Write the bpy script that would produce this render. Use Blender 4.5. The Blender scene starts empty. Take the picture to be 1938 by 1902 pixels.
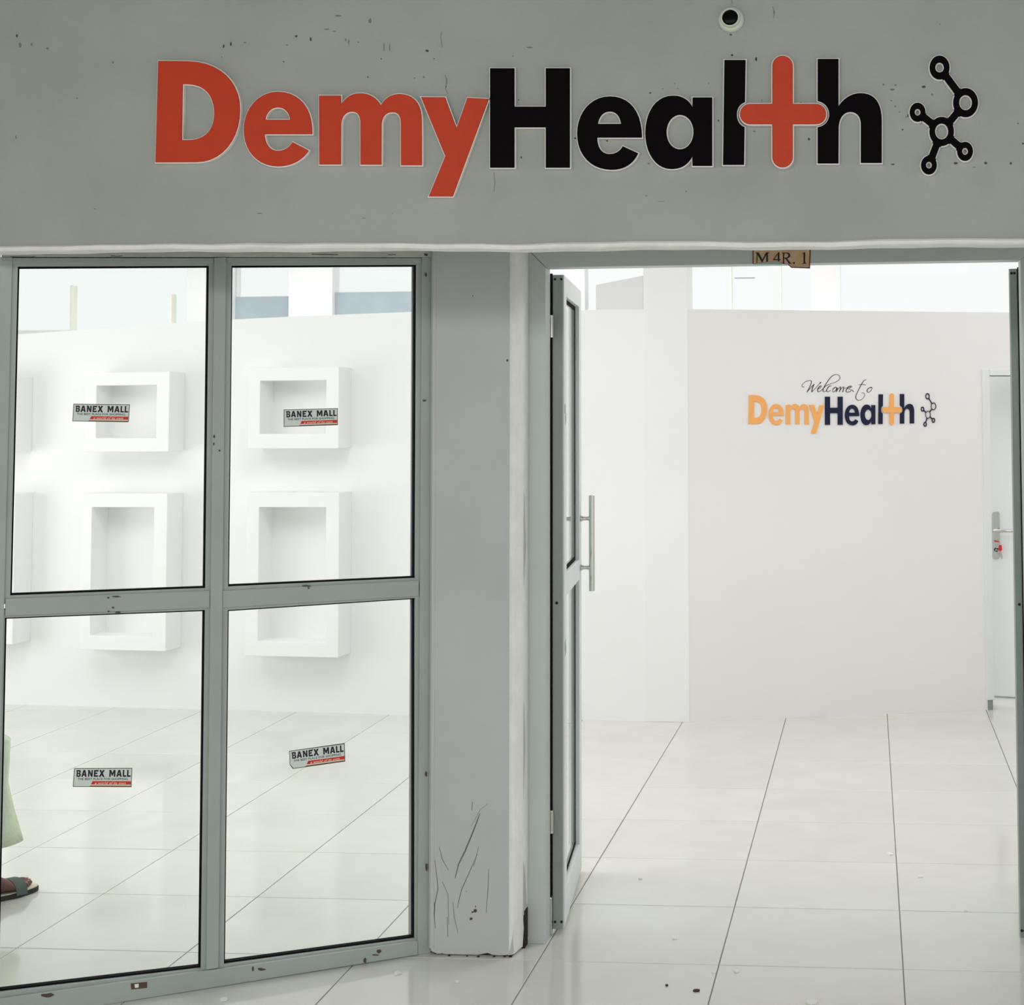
import bpy, bmesh, math, random
from mathutils import Vector, Matrix

random.seed(7)
sc = bpy.context.scene
COL = sc.collection

# ------------------------------------------------------------------ camera
W_, H_ = 1938.0, 1902.0
F_, CX_, CY_ = 2938.55, 1389.11, 630.82
YAW, PITCH, ROLL = 0.0858975, 0.0529915, -0.00624233
EYE = Vector((0, 0, 1.6))
_f0 = Vector((-math.sin(YAW), math.cos(YAW), 0)); _r0 = Vector((math.cos(YAW), math.sin(YAW), 0)); _u0 = Vector((0, 0, 1))
FWD = _f0 * math.cos(PITCH) + _u0 * math.sin(PITCH)
_u1 = _u0 * math.cos(PITCH) - _f0 * math.sin(PITCH)
RGT = _r0 * math.cos(ROLL) + _u1 * math.sin(ROLL)
UPV = _u1 * math.cos(ROLL) - _r0 * math.sin(ROLL)
cd = bpy.data.cameras.new('camera'); cam = bpy.data.objects.new('camera', cd); COL.objects.link(cam)
m3 = Matrix((RGT, UPV, -FWD)).transposed().to_4x4(); m3.translation = EYE
cam.matrix_world = m3
cd.sensor_fit = 'HORIZONTAL'; cd.sensor_width = 36.0; cd.lens = F_ / W_ * 36.0
cd.shift_x = (W_ / 2 - CX_) / W_; cd.shift_y = (CY_ - H_ / 2) / W_
cd.clip_start = 0.05; cd.clip_end = 200
sc.camera = cam

# ------------------------------------------------------------------ view, world, lights
sc.view_settings.view_transform = 'Standard'; sc.view_settings.look = 'None'
sc.view_settings.gamma = 1.0; sc.view_settings.use_curve_mapping = False
sc.view_settings.exposure = 0.0
wd = bpy.data.worlds.new('world'); sc.world = wd; wd.use_nodes = True
wd.node_tree.nodes['Background'].inputs['Color'].default_value = (0.985, 1.0, 0.995, 1)
wd.node_tree.nodes['Background'].inputs['Strength'].default_value = 1.0
sc.cycles.max_bounces = 12; sc.cycles.diffuse_bounces = 6; sc.cycles.glossy_bounces = 5
sc.cycles.transparent_max_bounces = 16

def area_light(name, loc, target, sx, sy, power, color=(1, 1, 1)):
    l = bpy.data.lights.new(name, 'AREA'); l.shape = 'RECTANGLE'; l.size = sx; l.size_y = sy
    l.energy = power; l.color = color
    o = bpy.data.objects.new(name, l); COL.objects.link(o); o.location = loc
    o.rotation_euler = (Vector(target) - Vector(loc)).to_track_quat('-Z', 'Y').to_euler()
    return o
# ceiling light panels of the shop, and the daylight of its windows on the left
for i, (x, y, p) in enumerate(((-4.4, 6.2, 16), (-2.2, 6.2, 18), (0.4, 6.2, 22))):
    area_light('ceiling_panel_light', (x, y, 3.02), (x, y, 0), 1.2, 1.2, p, (1, 0.985, 0.985))
area_light('far_wall_fill_light', (-2.4, 9.5, 3.02), (-2.4, 9.5, 0), 6.0, 0.8, 56)  # added fill, keeps the far wall and its posts white
area_light('left_window_daylight', (-6.6, 6.0, 1.0), (0, 6.8, 0.55), 2.6, 1.8, 45, (0.99, 1, 1))
area_light('corridor_fill_light', (-0.6, 0.3, 2.80), (-0.6, 2.4, 0), 4.0, 0.8, 78, (1, 0.99, 0.985))  # added fill for the corridor floor and pillar, no lamp known here
area_light('niche_fill_light', (-3.3, 5.5, 3.02), (-3.4, 8.3, 0.2), 4.6, 1.2, 32, (1, 0.99, 0.99))  # added frontal fill, softens the niches and lifts the low back wall
area_light('inner_door_fill_light', (1.3, 7.7, 3.02), (1.2, 8.6, 0), 0.6, 0.6, 6)  # added fill inside the shop to brighten the white inner door

# ------------------------------------------------------------------ projection helpers (pixel -> point on a real plane)
def ray(u, v):
    return FWD + RGT * ((u - CX_) / F_) - UPV * ((v - CY_) / F_)

class Plane:
    """vertical plane: origin p, horizontal direction a, z up, normal n towards the viewer side"""
    def __init__(self, p, q):
        self.p = Vector((p[0], p[1], 0)); d = Vector((q[0] - p[0], q[1] - p[1], 0)).normalized()
        self.a = d; self.n = Vector((d.y, -d.x, 0))
        self.mat = Matrix(((d.x, 0, self.n.x), (d.y, 0, self.n.y), (0, 1, self.n.z))).to_4x4()
        self.mat.translation = self.p
    def pix(self, u, v, off=0.0):
        D = ray(u, v); p0 = self.p + self.n * off
        P = EYE + D * ((p0 - EYE).dot(self.n) / D.dot(self.n))
        r = P - self.p
        return (r.dot(self.a), P.z)
    def pt(self, s, z, d=0.0):
        return self.p + self.a * s + self.n * d + Vector((0, 0, z))

def ground(u, v, z=0.0):
    D = ray(u, v); return EYE + D * ((z - EYE.z) / D.z)

# ------------------------------------------------------------------ materials
def hexc(r, g, b):
    f = lambda c: (c / 255 / 12.92) if c / 255 <= 0.04045 else ((c / 255 + 0.055) / 1.055) ** 2.4
    return (f(r), f(g), f(b))

def mat(name, col, rough=0.6, metal=0.0, var=0.0, scale=6.0, bump=0.0, bscale=60.0, spec=0.5, coat=0.0, col2=None, obj_var=0.0):
    m = bpy.data.materials.new(name); m.use_nodes = True
    nt = m.node_tree; b = nt.nodes['Principled BSDF']
    b.inputs['Base Color'].default_value = (*col, 1); b.inputs['Roughness'].default_value = rough
    b.inputs['Metallic'].default_value = metal; b.inputs['Specular IOR Level'].default_value = spec
    b.inputs['Coat Weight'].default_value = coat
    tc = nt.nodes.new('ShaderNodeTexCoord')
    if var > 0 or col2:
        n = nt.nodes.new('ShaderNodeTexNoise'); n.inputs['Scale'].default_value = scale
        n.inputs['Detail'].default_value = 6; n.inputs['Roughness'].default_value = 0.62
        nt.links.new(tc.outputs['Object'], n.inputs['Vector'])
        r = nt.nodes.new('ShaderNodeValToRGB')
        c2 = col2 or tuple(max(0, c * (1 - var)) for c in col)
        r.color_ramp.elements[0].position = 0.36; r.color_ramp.elements[0].color = (*c2, 1)
        r.color_ramp.elements[1].position = 0.62; r.color_ramp.elements[1].color = (*col, 1)
        nt.links.new(n.outputs['Fac'], r.inputs['Fac']); nt.links.new(r.outputs['Color'], b.inputs['Base Color'])
    if bump > 0:
        n2 = nt.nodes.new('ShaderNodeTexNoise'); n2.inputs['Scale'].default_value = bscale; n2.inputs['Detail'].default_value = 5
        nt.links.new(tc.outputs['Object'], n2.inputs['Vector'])
        bp = nt.nodes.new('ShaderNodeBump'); bp.inputs['Strength'].default_value = bump; bp.inputs['Distance'].default_value = 0.01
        nt.links.new(n2.outputs['Fac'], bp.inputs['Height']); nt.links.new(bp.outputs['Normal'], b.inputs['Normal'])
    return m

def glass_mat(name, tint=(0.985, 1.0, 0.99), rough=0.0, refl=1.0, ior=1.45):
    m = bpy.data.materials.new(name); m.use_nodes = True; nt = m.node_tree
    nt.nodes.remove(nt.nodes['Principled BSDF']); out = nt.nodes['Material Output']
    t = nt.nodes.new('ShaderNodeBsdfTransparent'); t.inputs['Color'].default_value = (*tint, 1)
    g = nt.nodes.new('ShaderNodeBsdfGlossy'); g.inputs['Roughness'].default_value = rough
    g.inputs['Color'].default_value = (refl, refl, refl, 1)
    fr = nt.nodes.new('ShaderNodeFresnel'); fr.inputs['IOR'].default_value = ior
    mx = nt.nodes.new('ShaderNodeMixShader')
    gm = nt.nodes.new('ShaderNodeNewGeometry'); inv = nt.nodes.new('ShaderNodeMath'); inv.operation = 'SUBTRACT'; inv.inputs[0].default_value = 1.0
    mu = nt.nodes.new('ShaderNodeMath'); mu.operation = 'MULTIPLY'      # reflect once, at the outer surface of the slab
    nt.links.new(gm.outputs['Backfacing'], inv.inputs[1]); nt.links.new(fr.outputs[0], mu.inputs[0]); nt.links.new(inv.outputs[0], mu.inputs[1])
    nt.links.new(mu.outputs[0], mx.inputs[0]); nt.links.new(t.outputs[0], mx.inputs[1]); nt.links.new(g.outputs[0], mx.inputs[2])
    nt.links.new(mx.outputs[0], out.inputs['Surface'])
    return m

M = {}
M['facade'] = mat('facade_paint', (0.415, 0.44, 0.41), 0.85, var=0.10, scale=2.6, bump=0.22, bscale=38)
M['pillar'] = mat('pillar_paint', (0.56, 0.575, 0.56), 0.8, var=0.06, scale=3.0, bump=0.12, bscale=30)
M['bead'] = mat('plaster_bead_paint', (0.92, 0.92, 0.88), 0.8, var=0.10, scale=9, bump=0.3, bscale=45)
M['lintel'] = mat('lintel_cement', (0.60, 0.62, 0.55), 0.9, var=0.16, scale=14, bump=0.3, bscale=60)
M['white'] = mat('white_wall_paint', (0.90, 0.895, 0.90), 0.75, var=0.015, scale=2, bump=0.03, bscale=60)
M['welcome'] = mat('welcome_wall_paint', (0.865, 0.845, 0.84), 0.75, var=0.015, scale=2, bump=0.03, bscale=60)
M['ceil'] = mat('ceiling_paint', (0.85, 0.85, 0.84), 0.9)
M['shading_ceil'] = mat('shading_ceiling_tone', (0.30, 0.30, 0.27), 0.9, var=0.1)  # dark tone for the unseen ceiling added to shade the fascia top
M['frame'] = mat('grey_painted_aluminium', (0.40, 0.455, 0.425), 0.45, var=0.07, scale=5, bump=0.04, bscale=140, spec=0.4)
M['frame2'] = mat('light_grey_aluminium', (0.56, 0.61, 0.58), 0.4, var=0.04, scale=5, spec=0.4)
M['door'] = mat('door_aluminium', (0.80, 0.83, 0.82), 0.4, var=0.03, scale=4)
M['edge'] = mat('door_edge_aluminium', (0.27, 0.315, 0.29), 0.45, var=0.08, scale=8)
M['gasket'] = mat('black_rubber_gasket', (0.006, 0.006, 0.007), 0.7, spec=0.05)
M['glass'] = glass_mat('clear_glass', refl=0.4)
M['glass_edge'] = glass_mat('teal_door_glass', tint=(0.92, 0.985, 0.98), refl=0.9, ior=1.3)
M['tinted'] = mat('tinted_glass', (0.42, 0.49, 0.54), 0.3, var=0.08, scale=5, spec=0.4)
M['tile'] = None
M['grout'] = mat('grey_grout', (0.27, 0.27, 0.235), 0.9)
M['orange'] = mat('orange_acrylic', hexc(205, 66, 36), 0.5, var=0.05, scale=20, spec=0.2)
M['black'] = mat('black_acrylic', (0.004, 0.003, 0.004), 0.6, spec=0.03)
M['rim'] = mat('white_acrylic_edge', (0.85, 0.83, 0.80), 0.5)
M['peach'] = mat('peach_acrylic', hexc(250, 178, 102), 0.5)
M['navy'] = mat('navy_acrylic', hexc(22, 27, 58), 0.45, spec=0.3)
M['ink'] = mat('black_ink', (0.012, 0.012, 0.016), 0.6)
M['chip'] = mat('exposed_brown_plaster', hexc(88, 74, 62), 0.95)
M['chip2'] = mat('grey_dirt_mark', hexc(128, 126, 114), 0.95)
M['scuff'] = mat('dark_scuff', hexc(112, 108, 98), 0.9)
M['scuff2'] = mat('faint_scuff', hexc(150, 150, 140), 0.9)
M['core'] = mat('dark_broken_base', hexc(52, 36, 30), 0.95, var=0.4, scale=40)
M['steel'] = mat('brushed_steel', (0.62, 0.63, 0.58), 0.22, metal=1.0)
M['dark'] = mat('dark_hole', (0.01, 0.01, 0.01), 0.8)
M['redtag'] = mat('red_plastic', hexc(225, 35, 28), 0.4)
M['stick'] = mat('sticker_silver', hexc(222, 230, 224), 0.5)
M['stick_edge'] = mat('sticker_olive_border', hexc(72, 78, 56), 0.6)
M['stick_txt'] = mat('sticker_dark_purple_ink', hexc(32, 12, 40), 0.6)
M['stick_tag'] = mat('sticker_grey_green_ink', hexc(70, 92, 88), 0.6)
M['stick_red'] = mat('sticker_red_band', hexc(214, 34, 22), 0.5)
M['stick_cream'] = mat('sticker_cream_ink', hexc(250, 214, 178), 0.6)
M['stick_brown'] = mat('sticker_brown_strip', hexc(120, 70, 34), 0.6)
M['plaq'] = mat('plaque_tan', hexc(218, 188, 148), 0.6, var=0.12, scale=60, col2=hexc(204, 164, 128))
M['plaq_edge'] = mat('plaque_red_brown_edge', hexc(112, 44, 28), 0.6)
M['paper'] = mat('torn_pale_paper', hexc(170, 188, 190), 0.8)
M['camw'] = mat('camera_housing', (0.62, 0.66, 0.58), 0.4)
M['lens'] = mat('camera_lens', (0.003, 0.003, 0.003), 0.25, spec=0.08)
M['skin'] = mat('brown_skin', hexc(104, 66, 50), 0.55, var=0.18, scale=40)
M['nail'] = mat('toe_nail', hexc(176, 132, 112), 0.4)
M['cloth'] = mat('pale_green_cotton', hexc(216, 226, 204), 0.9, var=0.10, scale=20, bump=0.25, bscale=90)
M['strap'] = mat('grey_green_strap', hexc(84, 98, 94), 0.7)
M['sole'] = mat('black_sandal_sole', hexc(34, 26, 22), 0.7)
M['insole'] = mat('cream_insole', hexc(214, 208, 188), 0.7)
M['hair'] = mat('black_hair', (0.012, 0.010, 0.009), 0.8)
M['flake'] = mat('white_paint_flake', (0.80, 0.80, 0.76), 0.8)
M['leaf'] = mat('dark_scrap', hexc(58, 34, 28), 0.8)
M['skirt'] = mat('cream_tile_skirting', hexc(228, 216, 200), 0.35)

def tile_material():
    m = bpy.data.materials.new('glossy_porcelain_tile'); m.use_nodes = True; nt = m.node_tree
    b = nt.nodes['Principled BSDF']; b.inputs['Roughness'].default_value = 0.09; b.inputs['Specular IOR Level'].default_value = 0.5
    tc = nt.nodes.new('ShaderNodeTexCoord'); geo = nt.nodes.new('ShaderNodeNewGeometry')
    n = nt.nodes.new('ShaderNodeTexNoise'); n.inputs['Scale'].default_value = 3.0; n.inputs['Detail'].default_value = 8
    n.inputs['Distortion'].default_value = 1.2
    nt.links.new(geo.outputs['Position'], n.inputs['Vector'])
    r = nt.nodes.new('ShaderNodeValToRGB')
    r.color_ramp.elements[0].position = 0.3; r.color_ramp.elements[0].color = (0.69, 0.685, 0.635, 1)
    r.color_ramp.elements[1].position = 0.7; r.color_ramp.elements[1].color = (0.735, 0.735, 0.69, 1)
    nt.links.new(n.outputs['Fac'], r.inputs['Fac'])
    oi = nt.nodes.new('ShaderNodeObjectInfo'); mr = nt.nodes.new('ShaderNodeMapRange')
    mr.inputs['To Min'].default_value = 0.97; mr.inputs['To Max'].default_value = 1.02
    nt.links.new(oi.outputs['Random'], mr.inputs['Value'])
    mx = nt.nodes.new('ShaderNodeVectorMath'); mx.operation = 'SCALE'
    nt.links.new(r.outputs['Color'], mx.inputs[0]); nt.links.new(mr.outputs['Result'], mx.inputs['Scale'])
    nt.links.new(mx.outputs[0], b.inputs['Base Color'])
    return m
M['tile'] = tile_material()

# ------------------------------------------------------------------ object helpers
def link(name, me, m, parent=None, world=None):
    o = bpy.data.objects.new(name, me); COL.objects.link(o)
    if m is not None and not me.materials: me.materials.append(m)
    if world is not None: o.matrix_world = world
    if parent is not None:
        o.parent = parent; o.matrix_parent_inverse = parent_world(parent).inverted()
    return o

def parent_world(p):
    mw = p.matrix_basis.copy()
    if p.parent is not None:
        mw = parent_world(p.parent) @ p.matrix_parent_inverse @ mw
    return mw

def root(name, loc=(0, 0, 0)):
    o = bpy.data.objects.new(name, None); COL.objects.link(o); o.location = loc; o.empty_display_size = 0.05
    return o

def tag(o, label, cat, group=None):
    o['label'] = label; o['category'] = cat
    if group: o['group'] = group
    return o

def struct(o):
    o['kind'] = 'structure'; return o

def me_from(verts, faces, name='m', smooth=False):
    me = bpy.data.meshes.new(name); me.from_pydata([tuple(v) for v in verts], [], faces); me.update()
    bm = bmesh.new(); bm.from_mesh(me); bmesh.ops.recalc_face_normals(bm, faces=bm.faces); bm.to_mesh(me); bm.free()
    if smooth: me.polygons.foreach_set('use_smooth', [True] * len(me.polygons))
    return me

class MB:
    def __init__(self): self.v = []; self.f = []
    def add(self, vs, fs):
        k = len(self.v); self.v += [Vector(x) for x in vs]; self.f += [tuple(i + k for i in f) for f in fs]
    def hexa(self, p):      # 8 points: 4 back then 4 front
        self.add(p, [(3, 2, 1, 0), (4, 5, 6, 7), (0, 1, 5, 4), (1, 2, 6, 5), (2, 3, 7, 6), (3, 0, 4, 7)])
    def box(self, x0, x1, y0, y1, z0, z1):
        self.hexa([(x0, y0, z0), (x1, y0, z0), (x1, y0, z1), (x0, y0, z1), (x0, y1, z0), (x1, y1, z0), (x1, y1, z1), (x0, y1, z1)])
    def pbox(self, P, s0, s1, z0, z1, d0, d1):
        self.hexa([P.pt(s0, z0, d0), P.pt(s1, z0, d0), P.pt(s1, z1, d0), P.pt(s0, z1, d0),
                   P.pt(s0, z0, d1), P.pt(s1, z0, d1), P.pt(s1, z1, d1), P.pt(s0, z1, d1)])
    def pquad(self, P, sz, d0, d1):     # polygon of (s,z) extruded between depth offsets
        n = len(sz); vs = [P.pt(s, z, d0) for s, z in sz] + [P.pt(s, z, d1) for s, z in sz]
        self.add(vs, [tuple(range(n - 1, -1, -1)), tuple(range(n, 2 * n))] + [(i, (i + 1) % n, n + (i + 1) % n, n + i) for i in range(n)])
    def pring(self, P, outer, inner, d0, d1):
        n = 4; vs = []
        for q in (outer, inner):
            vs += [P.pt(s, z, d0) for s, z in q]
        for q in (outer, inner):
            vs += [P.pt(s, z, d1) for s, z in q]
        fs = []
        for i in range(4):
            j = (i + 1) % 4
            fs += [(i, j, 4 + j, 4 + i), (8 + i, 8 + j, 12 + j, 12 + i), (i, j, 8 + j, 8 + i), (4 + i, 4 + j, 12 + j, 12 + i)]
        self.add(vs, fs)
    def tube(self, pts, r, n=10, cap=True):
        pts = [Vector(p) for p in pts]; rs = r if isinstance(r, (list, tuple)) else [r] * len(pts)
        rings = []; up = Vector((0.13, 0.21, 1)).normalized()
        for i, p in enumerate(pts):
            t = (pts[min(i + 1, len(pts) - 1)] - pts[max(i - 1, 0)]).normalized()
            a = t.cross(up)
            if a.length < 0.1: a = t.cross(Vector((1, 0, 0)))
            a.normalize(); b = t.cross(a)
            rings.append([p + (a * math.cos(2 * math.pi * k / n) + b * math.sin(2 * math.pi * k / n)) * rs[i] for k in range(n)])
        self.loft(rings, cap)
    def loft(self, rings, cap=True):
        n = len(rings[0]); vs = [v for r in rings for v in r]; fs = []
        for i in range(len(rings) - 1):
            for k in range(n):
                fs.append((i * n + k, i * n + (k + 1) % n, (i + 1) * n + (k + 1) % n, (i + 1) * n + k))
        if cap: fs += [tuple(range(n - 1, -1, -1)), tuple((len(rings) - 1) * n + k for k in range(n))]
        self.add(vs, fs)
    def lathe(self, prof, origin, axis, n=32):   # prof: (radius, along axis)
        ax = Vector(axis).normalized(); a = ax.cross(Vector((0, 0, 1)))
        if a.length < 0.1: a = ax.cross(Vector((1, 0, 0)))
        a.normalize(); b = ax.cross(a); o = Vector(origin)
        self.loft([[o + ax * h + (a * math.cos(2 * math.pi * k / n) + b * math.sin(2 * math.pi * k / n)) * max(r, 1e-5) for k in range(n)] for r, h in prof])
    def build(self, name, m, parent=None, smooth=False, bevel=0.0, label=None):
        me = me_from(self.v, self.f, name, smooth)
        o = link(name, me, m, parent)
        if bevel > 0:
            md = o.modifiers.new('bevel', 'BEVEL'); md.width = bevel; md.segments = 2; md.limit_method = 'ANGLE'
        if label: o['label'] = label
        return o

# ---- flat outline shapes (letters): path list of point / cubic tuples
def flat(path, n=10):
    pts = []
    for it in path:
        if len(it) == 2: pts.append(it)
        else:
            x0, y0 = pts[-1]; x1, y1, x2, y2, x3, y3 = it
            for k in range(1, n + 1):
                t = k / n; q = 1 - t
                pts.append((q**3 * x0 + 3 * q * q * t * x1 + 3 * q * t * t * x2 + t**3 * x3, q**3 * y0 + 3 * q * q * t * y1 + 3 * q * t * t * y2 + t**3 * y3))
    out = []
    for p in pts:
        if not out or (abs(p[0] - out[-1][0]) + abs(p[1] - out[-1][1])) > 1e-6: out.append(p)
    if abs(out[0][0] - out[-1][0]) + abs(out[0][1] - out[-1][1]) < 1e-6: out.pop()
    return out

def ell(cx, cy, rx, ry, n=36):
    return [(cx + rx * math.cos(2 * math.pi * k / n), cy + ry * math.sin(2 * math.pi * k / n)) for k in range(n)]

def outline_mesh(loops, P, d0, d1, grow=0.0, bevel=0.0):
    """loops: lists of (s,z) on plane P; filled with holes, extruded between depth offsets d0<d1"""
    cu = bpy.data.curves.new('tmp', 'CURVE'); cu.dimensions = '2D'; cu.fill_mode = 'BOTH'
    cu.extrude = (d1 - d0) / 2; cu.offset = grow
    if bevel > 0: cu.bevel_depth = bevel; cu.bevel_resolution = 1; cu.offset = grow - bevel; cu.extrude = max(1e-5, (d1 - d0) / 2 - bevel)
    for lp in loops:
        sp = cu.splines.new('POLY'); sp.points.add(len(lp) - 1); sp.use_cyclic_u = True
        for i, (x, y) in enumerate(lp): sp.points[i].co = (x, y, 0, 1)
    o = bpy.data.objects.new('tmp', cu); COL.objects.link(o)
    dg = bpy.context.evaluated_depsgraph_get()
    me = bpy.data.meshes.new_from_object(o.evaluated_get(dg))
    bpy.data.objects.remove(o); bpy.data.curves.remove(cu)
    me.transform(P.mat @ Matrix.Translation((0, 0, (d0 + d1) / 2)))
    return me

def text_mesh(body, quad, P, d, bold=0.0, shear=0.0, depth=0.0002):
    """text stretched into the pixel quad TL,TR,BR,BL and laid on plane P"""
    cu = bpy.data.curves.new('tmp', 'FONT'); cu.body = body; cu.size = 1; cu.offset = bold; cu.shear = shear; cu.resolution_u = 3
    o = bpy.data.objects.new('tmp', cu); COL.objects.link(o)
    dg = bpy.context.evaluated_depsgraph_get()
    me = bpy.data.meshes.new_from_object(o.evaluated_get(dg))
    bpy.data.objects.remove(o); bpy.data.curves.remove(cu)
    xs = [v.co.x for v in me.vertices]; ys = [v.co.y for v in me.vertices]
    x0, x1, y0, y1 = min(xs), max(xs), min(ys), max(ys)
    for v in me.vertices:
        a = (v.co.x - x0) / (x1 - x0); b = 1 - (v.co.y - y0) / (y1 - y0)
        s, z = bil(quad, a, b, P)
        v.co = P.pt(s, z, d)
    me.materials.clear()
    return me

def bil(q, a, b, P=None):
    (x0, y0), (x1, y1), (x2, y2), (x3, y3) = q
    u = (1 - b) * ((1 - a) * x0 + a * x1) + b * ((1 - a) * x3 + a * x2)
    v = (1 - b) * ((1 - a) * y0 + a * y1) + b * ((1 - a) * y3 + a * y2)
    return P.pix(u, v) if P else (u, v)

# ================================================================== SETTING
# ---- floor: grout bed and every tile
T = 0.5352; OX = -1.5226; OY = 4.59956
fl = MB(); fl.box(-9, 6, -8, 12, -0.2, -0.0025)
floor = struct(fl.build('floor', M['grout']))
h = T / 2 - 0.0017
bm = bmesh.new()
top = [bm.verts.new((sx * (h - 0.0012), sy * (h - 0.0012), 0)) for sx, sy in ((-1, -1), (1, -1), (1, 1), (-1, 1))]
mid = [bm.verts.new((sx * h, sy * h, -0.0012)) for sx, sy in ((-1, -1), (1, -1), (1, 1), (-1, 1))]
bot = [bm.verts.new((sx * h, sy * h, -0.006)) for sx, sy in ((-1, -1), (1, -1), (1, 1), (-1, 1))]
bm.faces.new(top)
for i in range(4):
    j = (i + 1) % 4
    bm.faces.new((mid[i], mid[j], top[j], top[i])); bm.faces.new((bot[i], bot[j], mid[j], mid[i]))
tile_me = bpy.data.meshes.new('tile'); bm.to_mesh(tile_me); bm.free(); tile_me.materials.append(M['tile'])
for c in range(-9, 7):
    for r in range(-5, 10):
        o = bpy.data.objects.new('tile', tile_me); COL.objects.link(o)
        o.location = (OX + (c + 0.5) * T, OY + (r + 0.5) * T, random.uniform(-0.0003, 0.0003)); o.parent = floor
# paving beyond the tiles that can be picked apart
for x0, x1, y0, y1 in ((-9, 6, -8, OY - 5 * T), (-9, OX - 9 * T, OY - 5 * T, 12), (OX + 7 * T, 6, OY - 5 * T, 12), (OX - 9 * T, OX + 7 * T, OY + 10 * T, 12)):
    b = MB(); b.box(x0, x1, y0, y1, -0.006, 0); o = b.build('tile_field', M['tile'], floor)

# ---- planes of the shop front
FASC = Plane((-3, 3.9), (3, 3.9))
PIL = Plane((-1.33, 4.624), (-1.0, 4.624))
DOORP = Plane((-1.1, 4.744), (1.0, 4.744))
WIN = Plane((-2.325, 4.048), (-1.33, 4.639))
BACK = Plane((-4.85, 8.47), (-1.2, 8.167))
WELC = Plane((-0.9492, 8.1658), (0.5419, 8.5657))

# ---- fascia wall above the shop front
def zb(x):
    pts = ((-5, 2.066), (-2.28, 2.056), (-1.589, 2.052), (-0.904, 2.041), (0.391, 2.032), (3, 2.02))
    for (xa, za), (xb, zc) in zip(pts, pts[1:]):
        if x <= xb: break
    return za + (zc - za) * (x - xa) / (xb - xa) + 0.0016 * math.sin(x * 9.1) + 0.0009 * math.sin(x * 31 + 1)
prof = lambda x: [(3.9, 2.9), (3.9, zb(x) + 0.004), (3.904, zb(x) + 0.0004), (4.02, zb(x) + 0.0006), (4.02, 2.9)]
b = MB(); xs = [-5 + i * 0.05 for i in range(161)]
b.loft([[Vector((x, y, z)) for y, z in prof(x)] for x in xs])
wall_front = struct(b.build('wall_front', M['facade']))
b = MB()
def bead_prof(x):
    c = zb(x) - 0.0015; k = 0.0012 * math.sin(x * 7.3) + 0.0006 * math.sin(x * 23)
    return [(3.902, c + 0.0065), (3.894, c + 0.005 + k), (3.889, c + 0.001), (3.889, c - 0.004), (3.893, c - 0.0085 + k), (3.902, c - 0.0105), (3.96, c - 0.009), (4.018, c - 0.004), (4.018, c + 0.004)]
b.loft([[Vector((x, y, z)) for y, z in bead_prof(x)] for x in xs])
trim = struct(b.build('trim_1', M['bead'], smooth=False))
# soffit behind the fascia and an unseen dark ceiling added in front to darken its top
b = MB(); b.box(-7, 3, 4.02, 4.86, 2.30, 2.36)
o = b.build('soffit', M['facade'], wall_front)
b = MB(); b.box(-6, 5, -0.4, 3.9, 2.84, 2.94); struct(b.build('ceiling', M['shading_ceil']))

def blob(cx, cy, rx, ry, n=7, jag=0.35):
    a0 = random.uniform(0, 6)
    rx *= 0.85; ry *= 0.85
    return [(cx + rx * (1 + random.uniform(-jag, jag)) * math.cos(a0 + 2 * math.pi * k / n), cy + ry * (1 + random.uniform(-jag, jag)) * math.sin(a0 + 2 * math.pi * k / n)) for k in range(n)]
def chip(P, u, v, rx, ry, parent, m='chip', name='paint_chip', d=0.0006, n=7):
    b = MB(); b.pquad(P, [P.pix(x, y) for x, y in blob(u, v, rx, ry, n)], -0.003, d)
    return b.build(name, M[m], parent)
Z1 = lambda x, y: (250 + x / 2.7686, 50 + y / 2.7686)
Z2 = lambda x, y: (900 + x / 3.5236, 50 + y / 3.5236)
Z3 = lambda x, y: (1300 + x / 3.0376, y / 3.0376)
for x, y, rx, ry in ((480, 105, 2, 4.5), (518, 92, 2.2, 4.5), (860, 52, 2.6, 2.6), (935, 68, 2.4, 4.5), (1547, 128, 3.4, 2.2), (1305, 170, 1.6, 1.6), (1583, 170, 1.5, 1.5),
                     (1235, 265, 1.6, 1.8), (1645, 316, 1.5, 2), (795, 185, 1.5, 1.5)):
    chip(FASC, *Z1(x, y), rx, ry, wall_front)
for x, y, rx, ry in ((590, 85, 3.5, 1.6), (812, 98, 2.4, 1.6), (1120, 70, 1.6, 5), (1185, 82, 2, 1.6), (1020, 15, 5, 1.2), (1060, 25, 5, 1.0), (470, 160, 1.4, 1.8), (1480, 270, 2, 1.8), (1528, 266, 2, 2), (1365, 980, 1.2, 1.2), (670, 980, 6, 0.9), (1215, 1005, 5, 0.9), (1320, 110, 1.2, 9), (1350, 110, 1.2, 10), (1650, 285, 0.8, 9)):
    chip(FASC, *Z1(x, y), rx, ry, wall_front, 'chip2')
for x, y, rx, ry in ((1165, 443, 2.8, 1.4), (1620, 628, 2, 2.2), (665, 747, 3.2, 1.6), (878, 764, 3, 1.6), (287, 490, 1.6, 1.6), (305, 873, 1.8, 2.8), (1710, 190, 1.8, 2), (1405, 1100, 1.2, 1.2)):
    chip(FASC, *Z2(x, y), rx, ry, wall_front)
for x, y, rx, ry in ((1330, 380, 1, 3), (1350, 415, 2.6, 1), (1250, 415, 1.6, 1), (1555, 380, 1, 2.4), (250, 198, 1.4, 1.6), (1240, 1168, 7, 0.8), (1140, 1130, 3, 1.2), (1155, 915, 2.6, 1.8), (1870, 215, 2, 5), (360, 140, 8, 2), (1860, 700, 4, 2)):
    chip(FASC, *Z2(x, y), rx, ry, wall_front, 'chip2')
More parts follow.
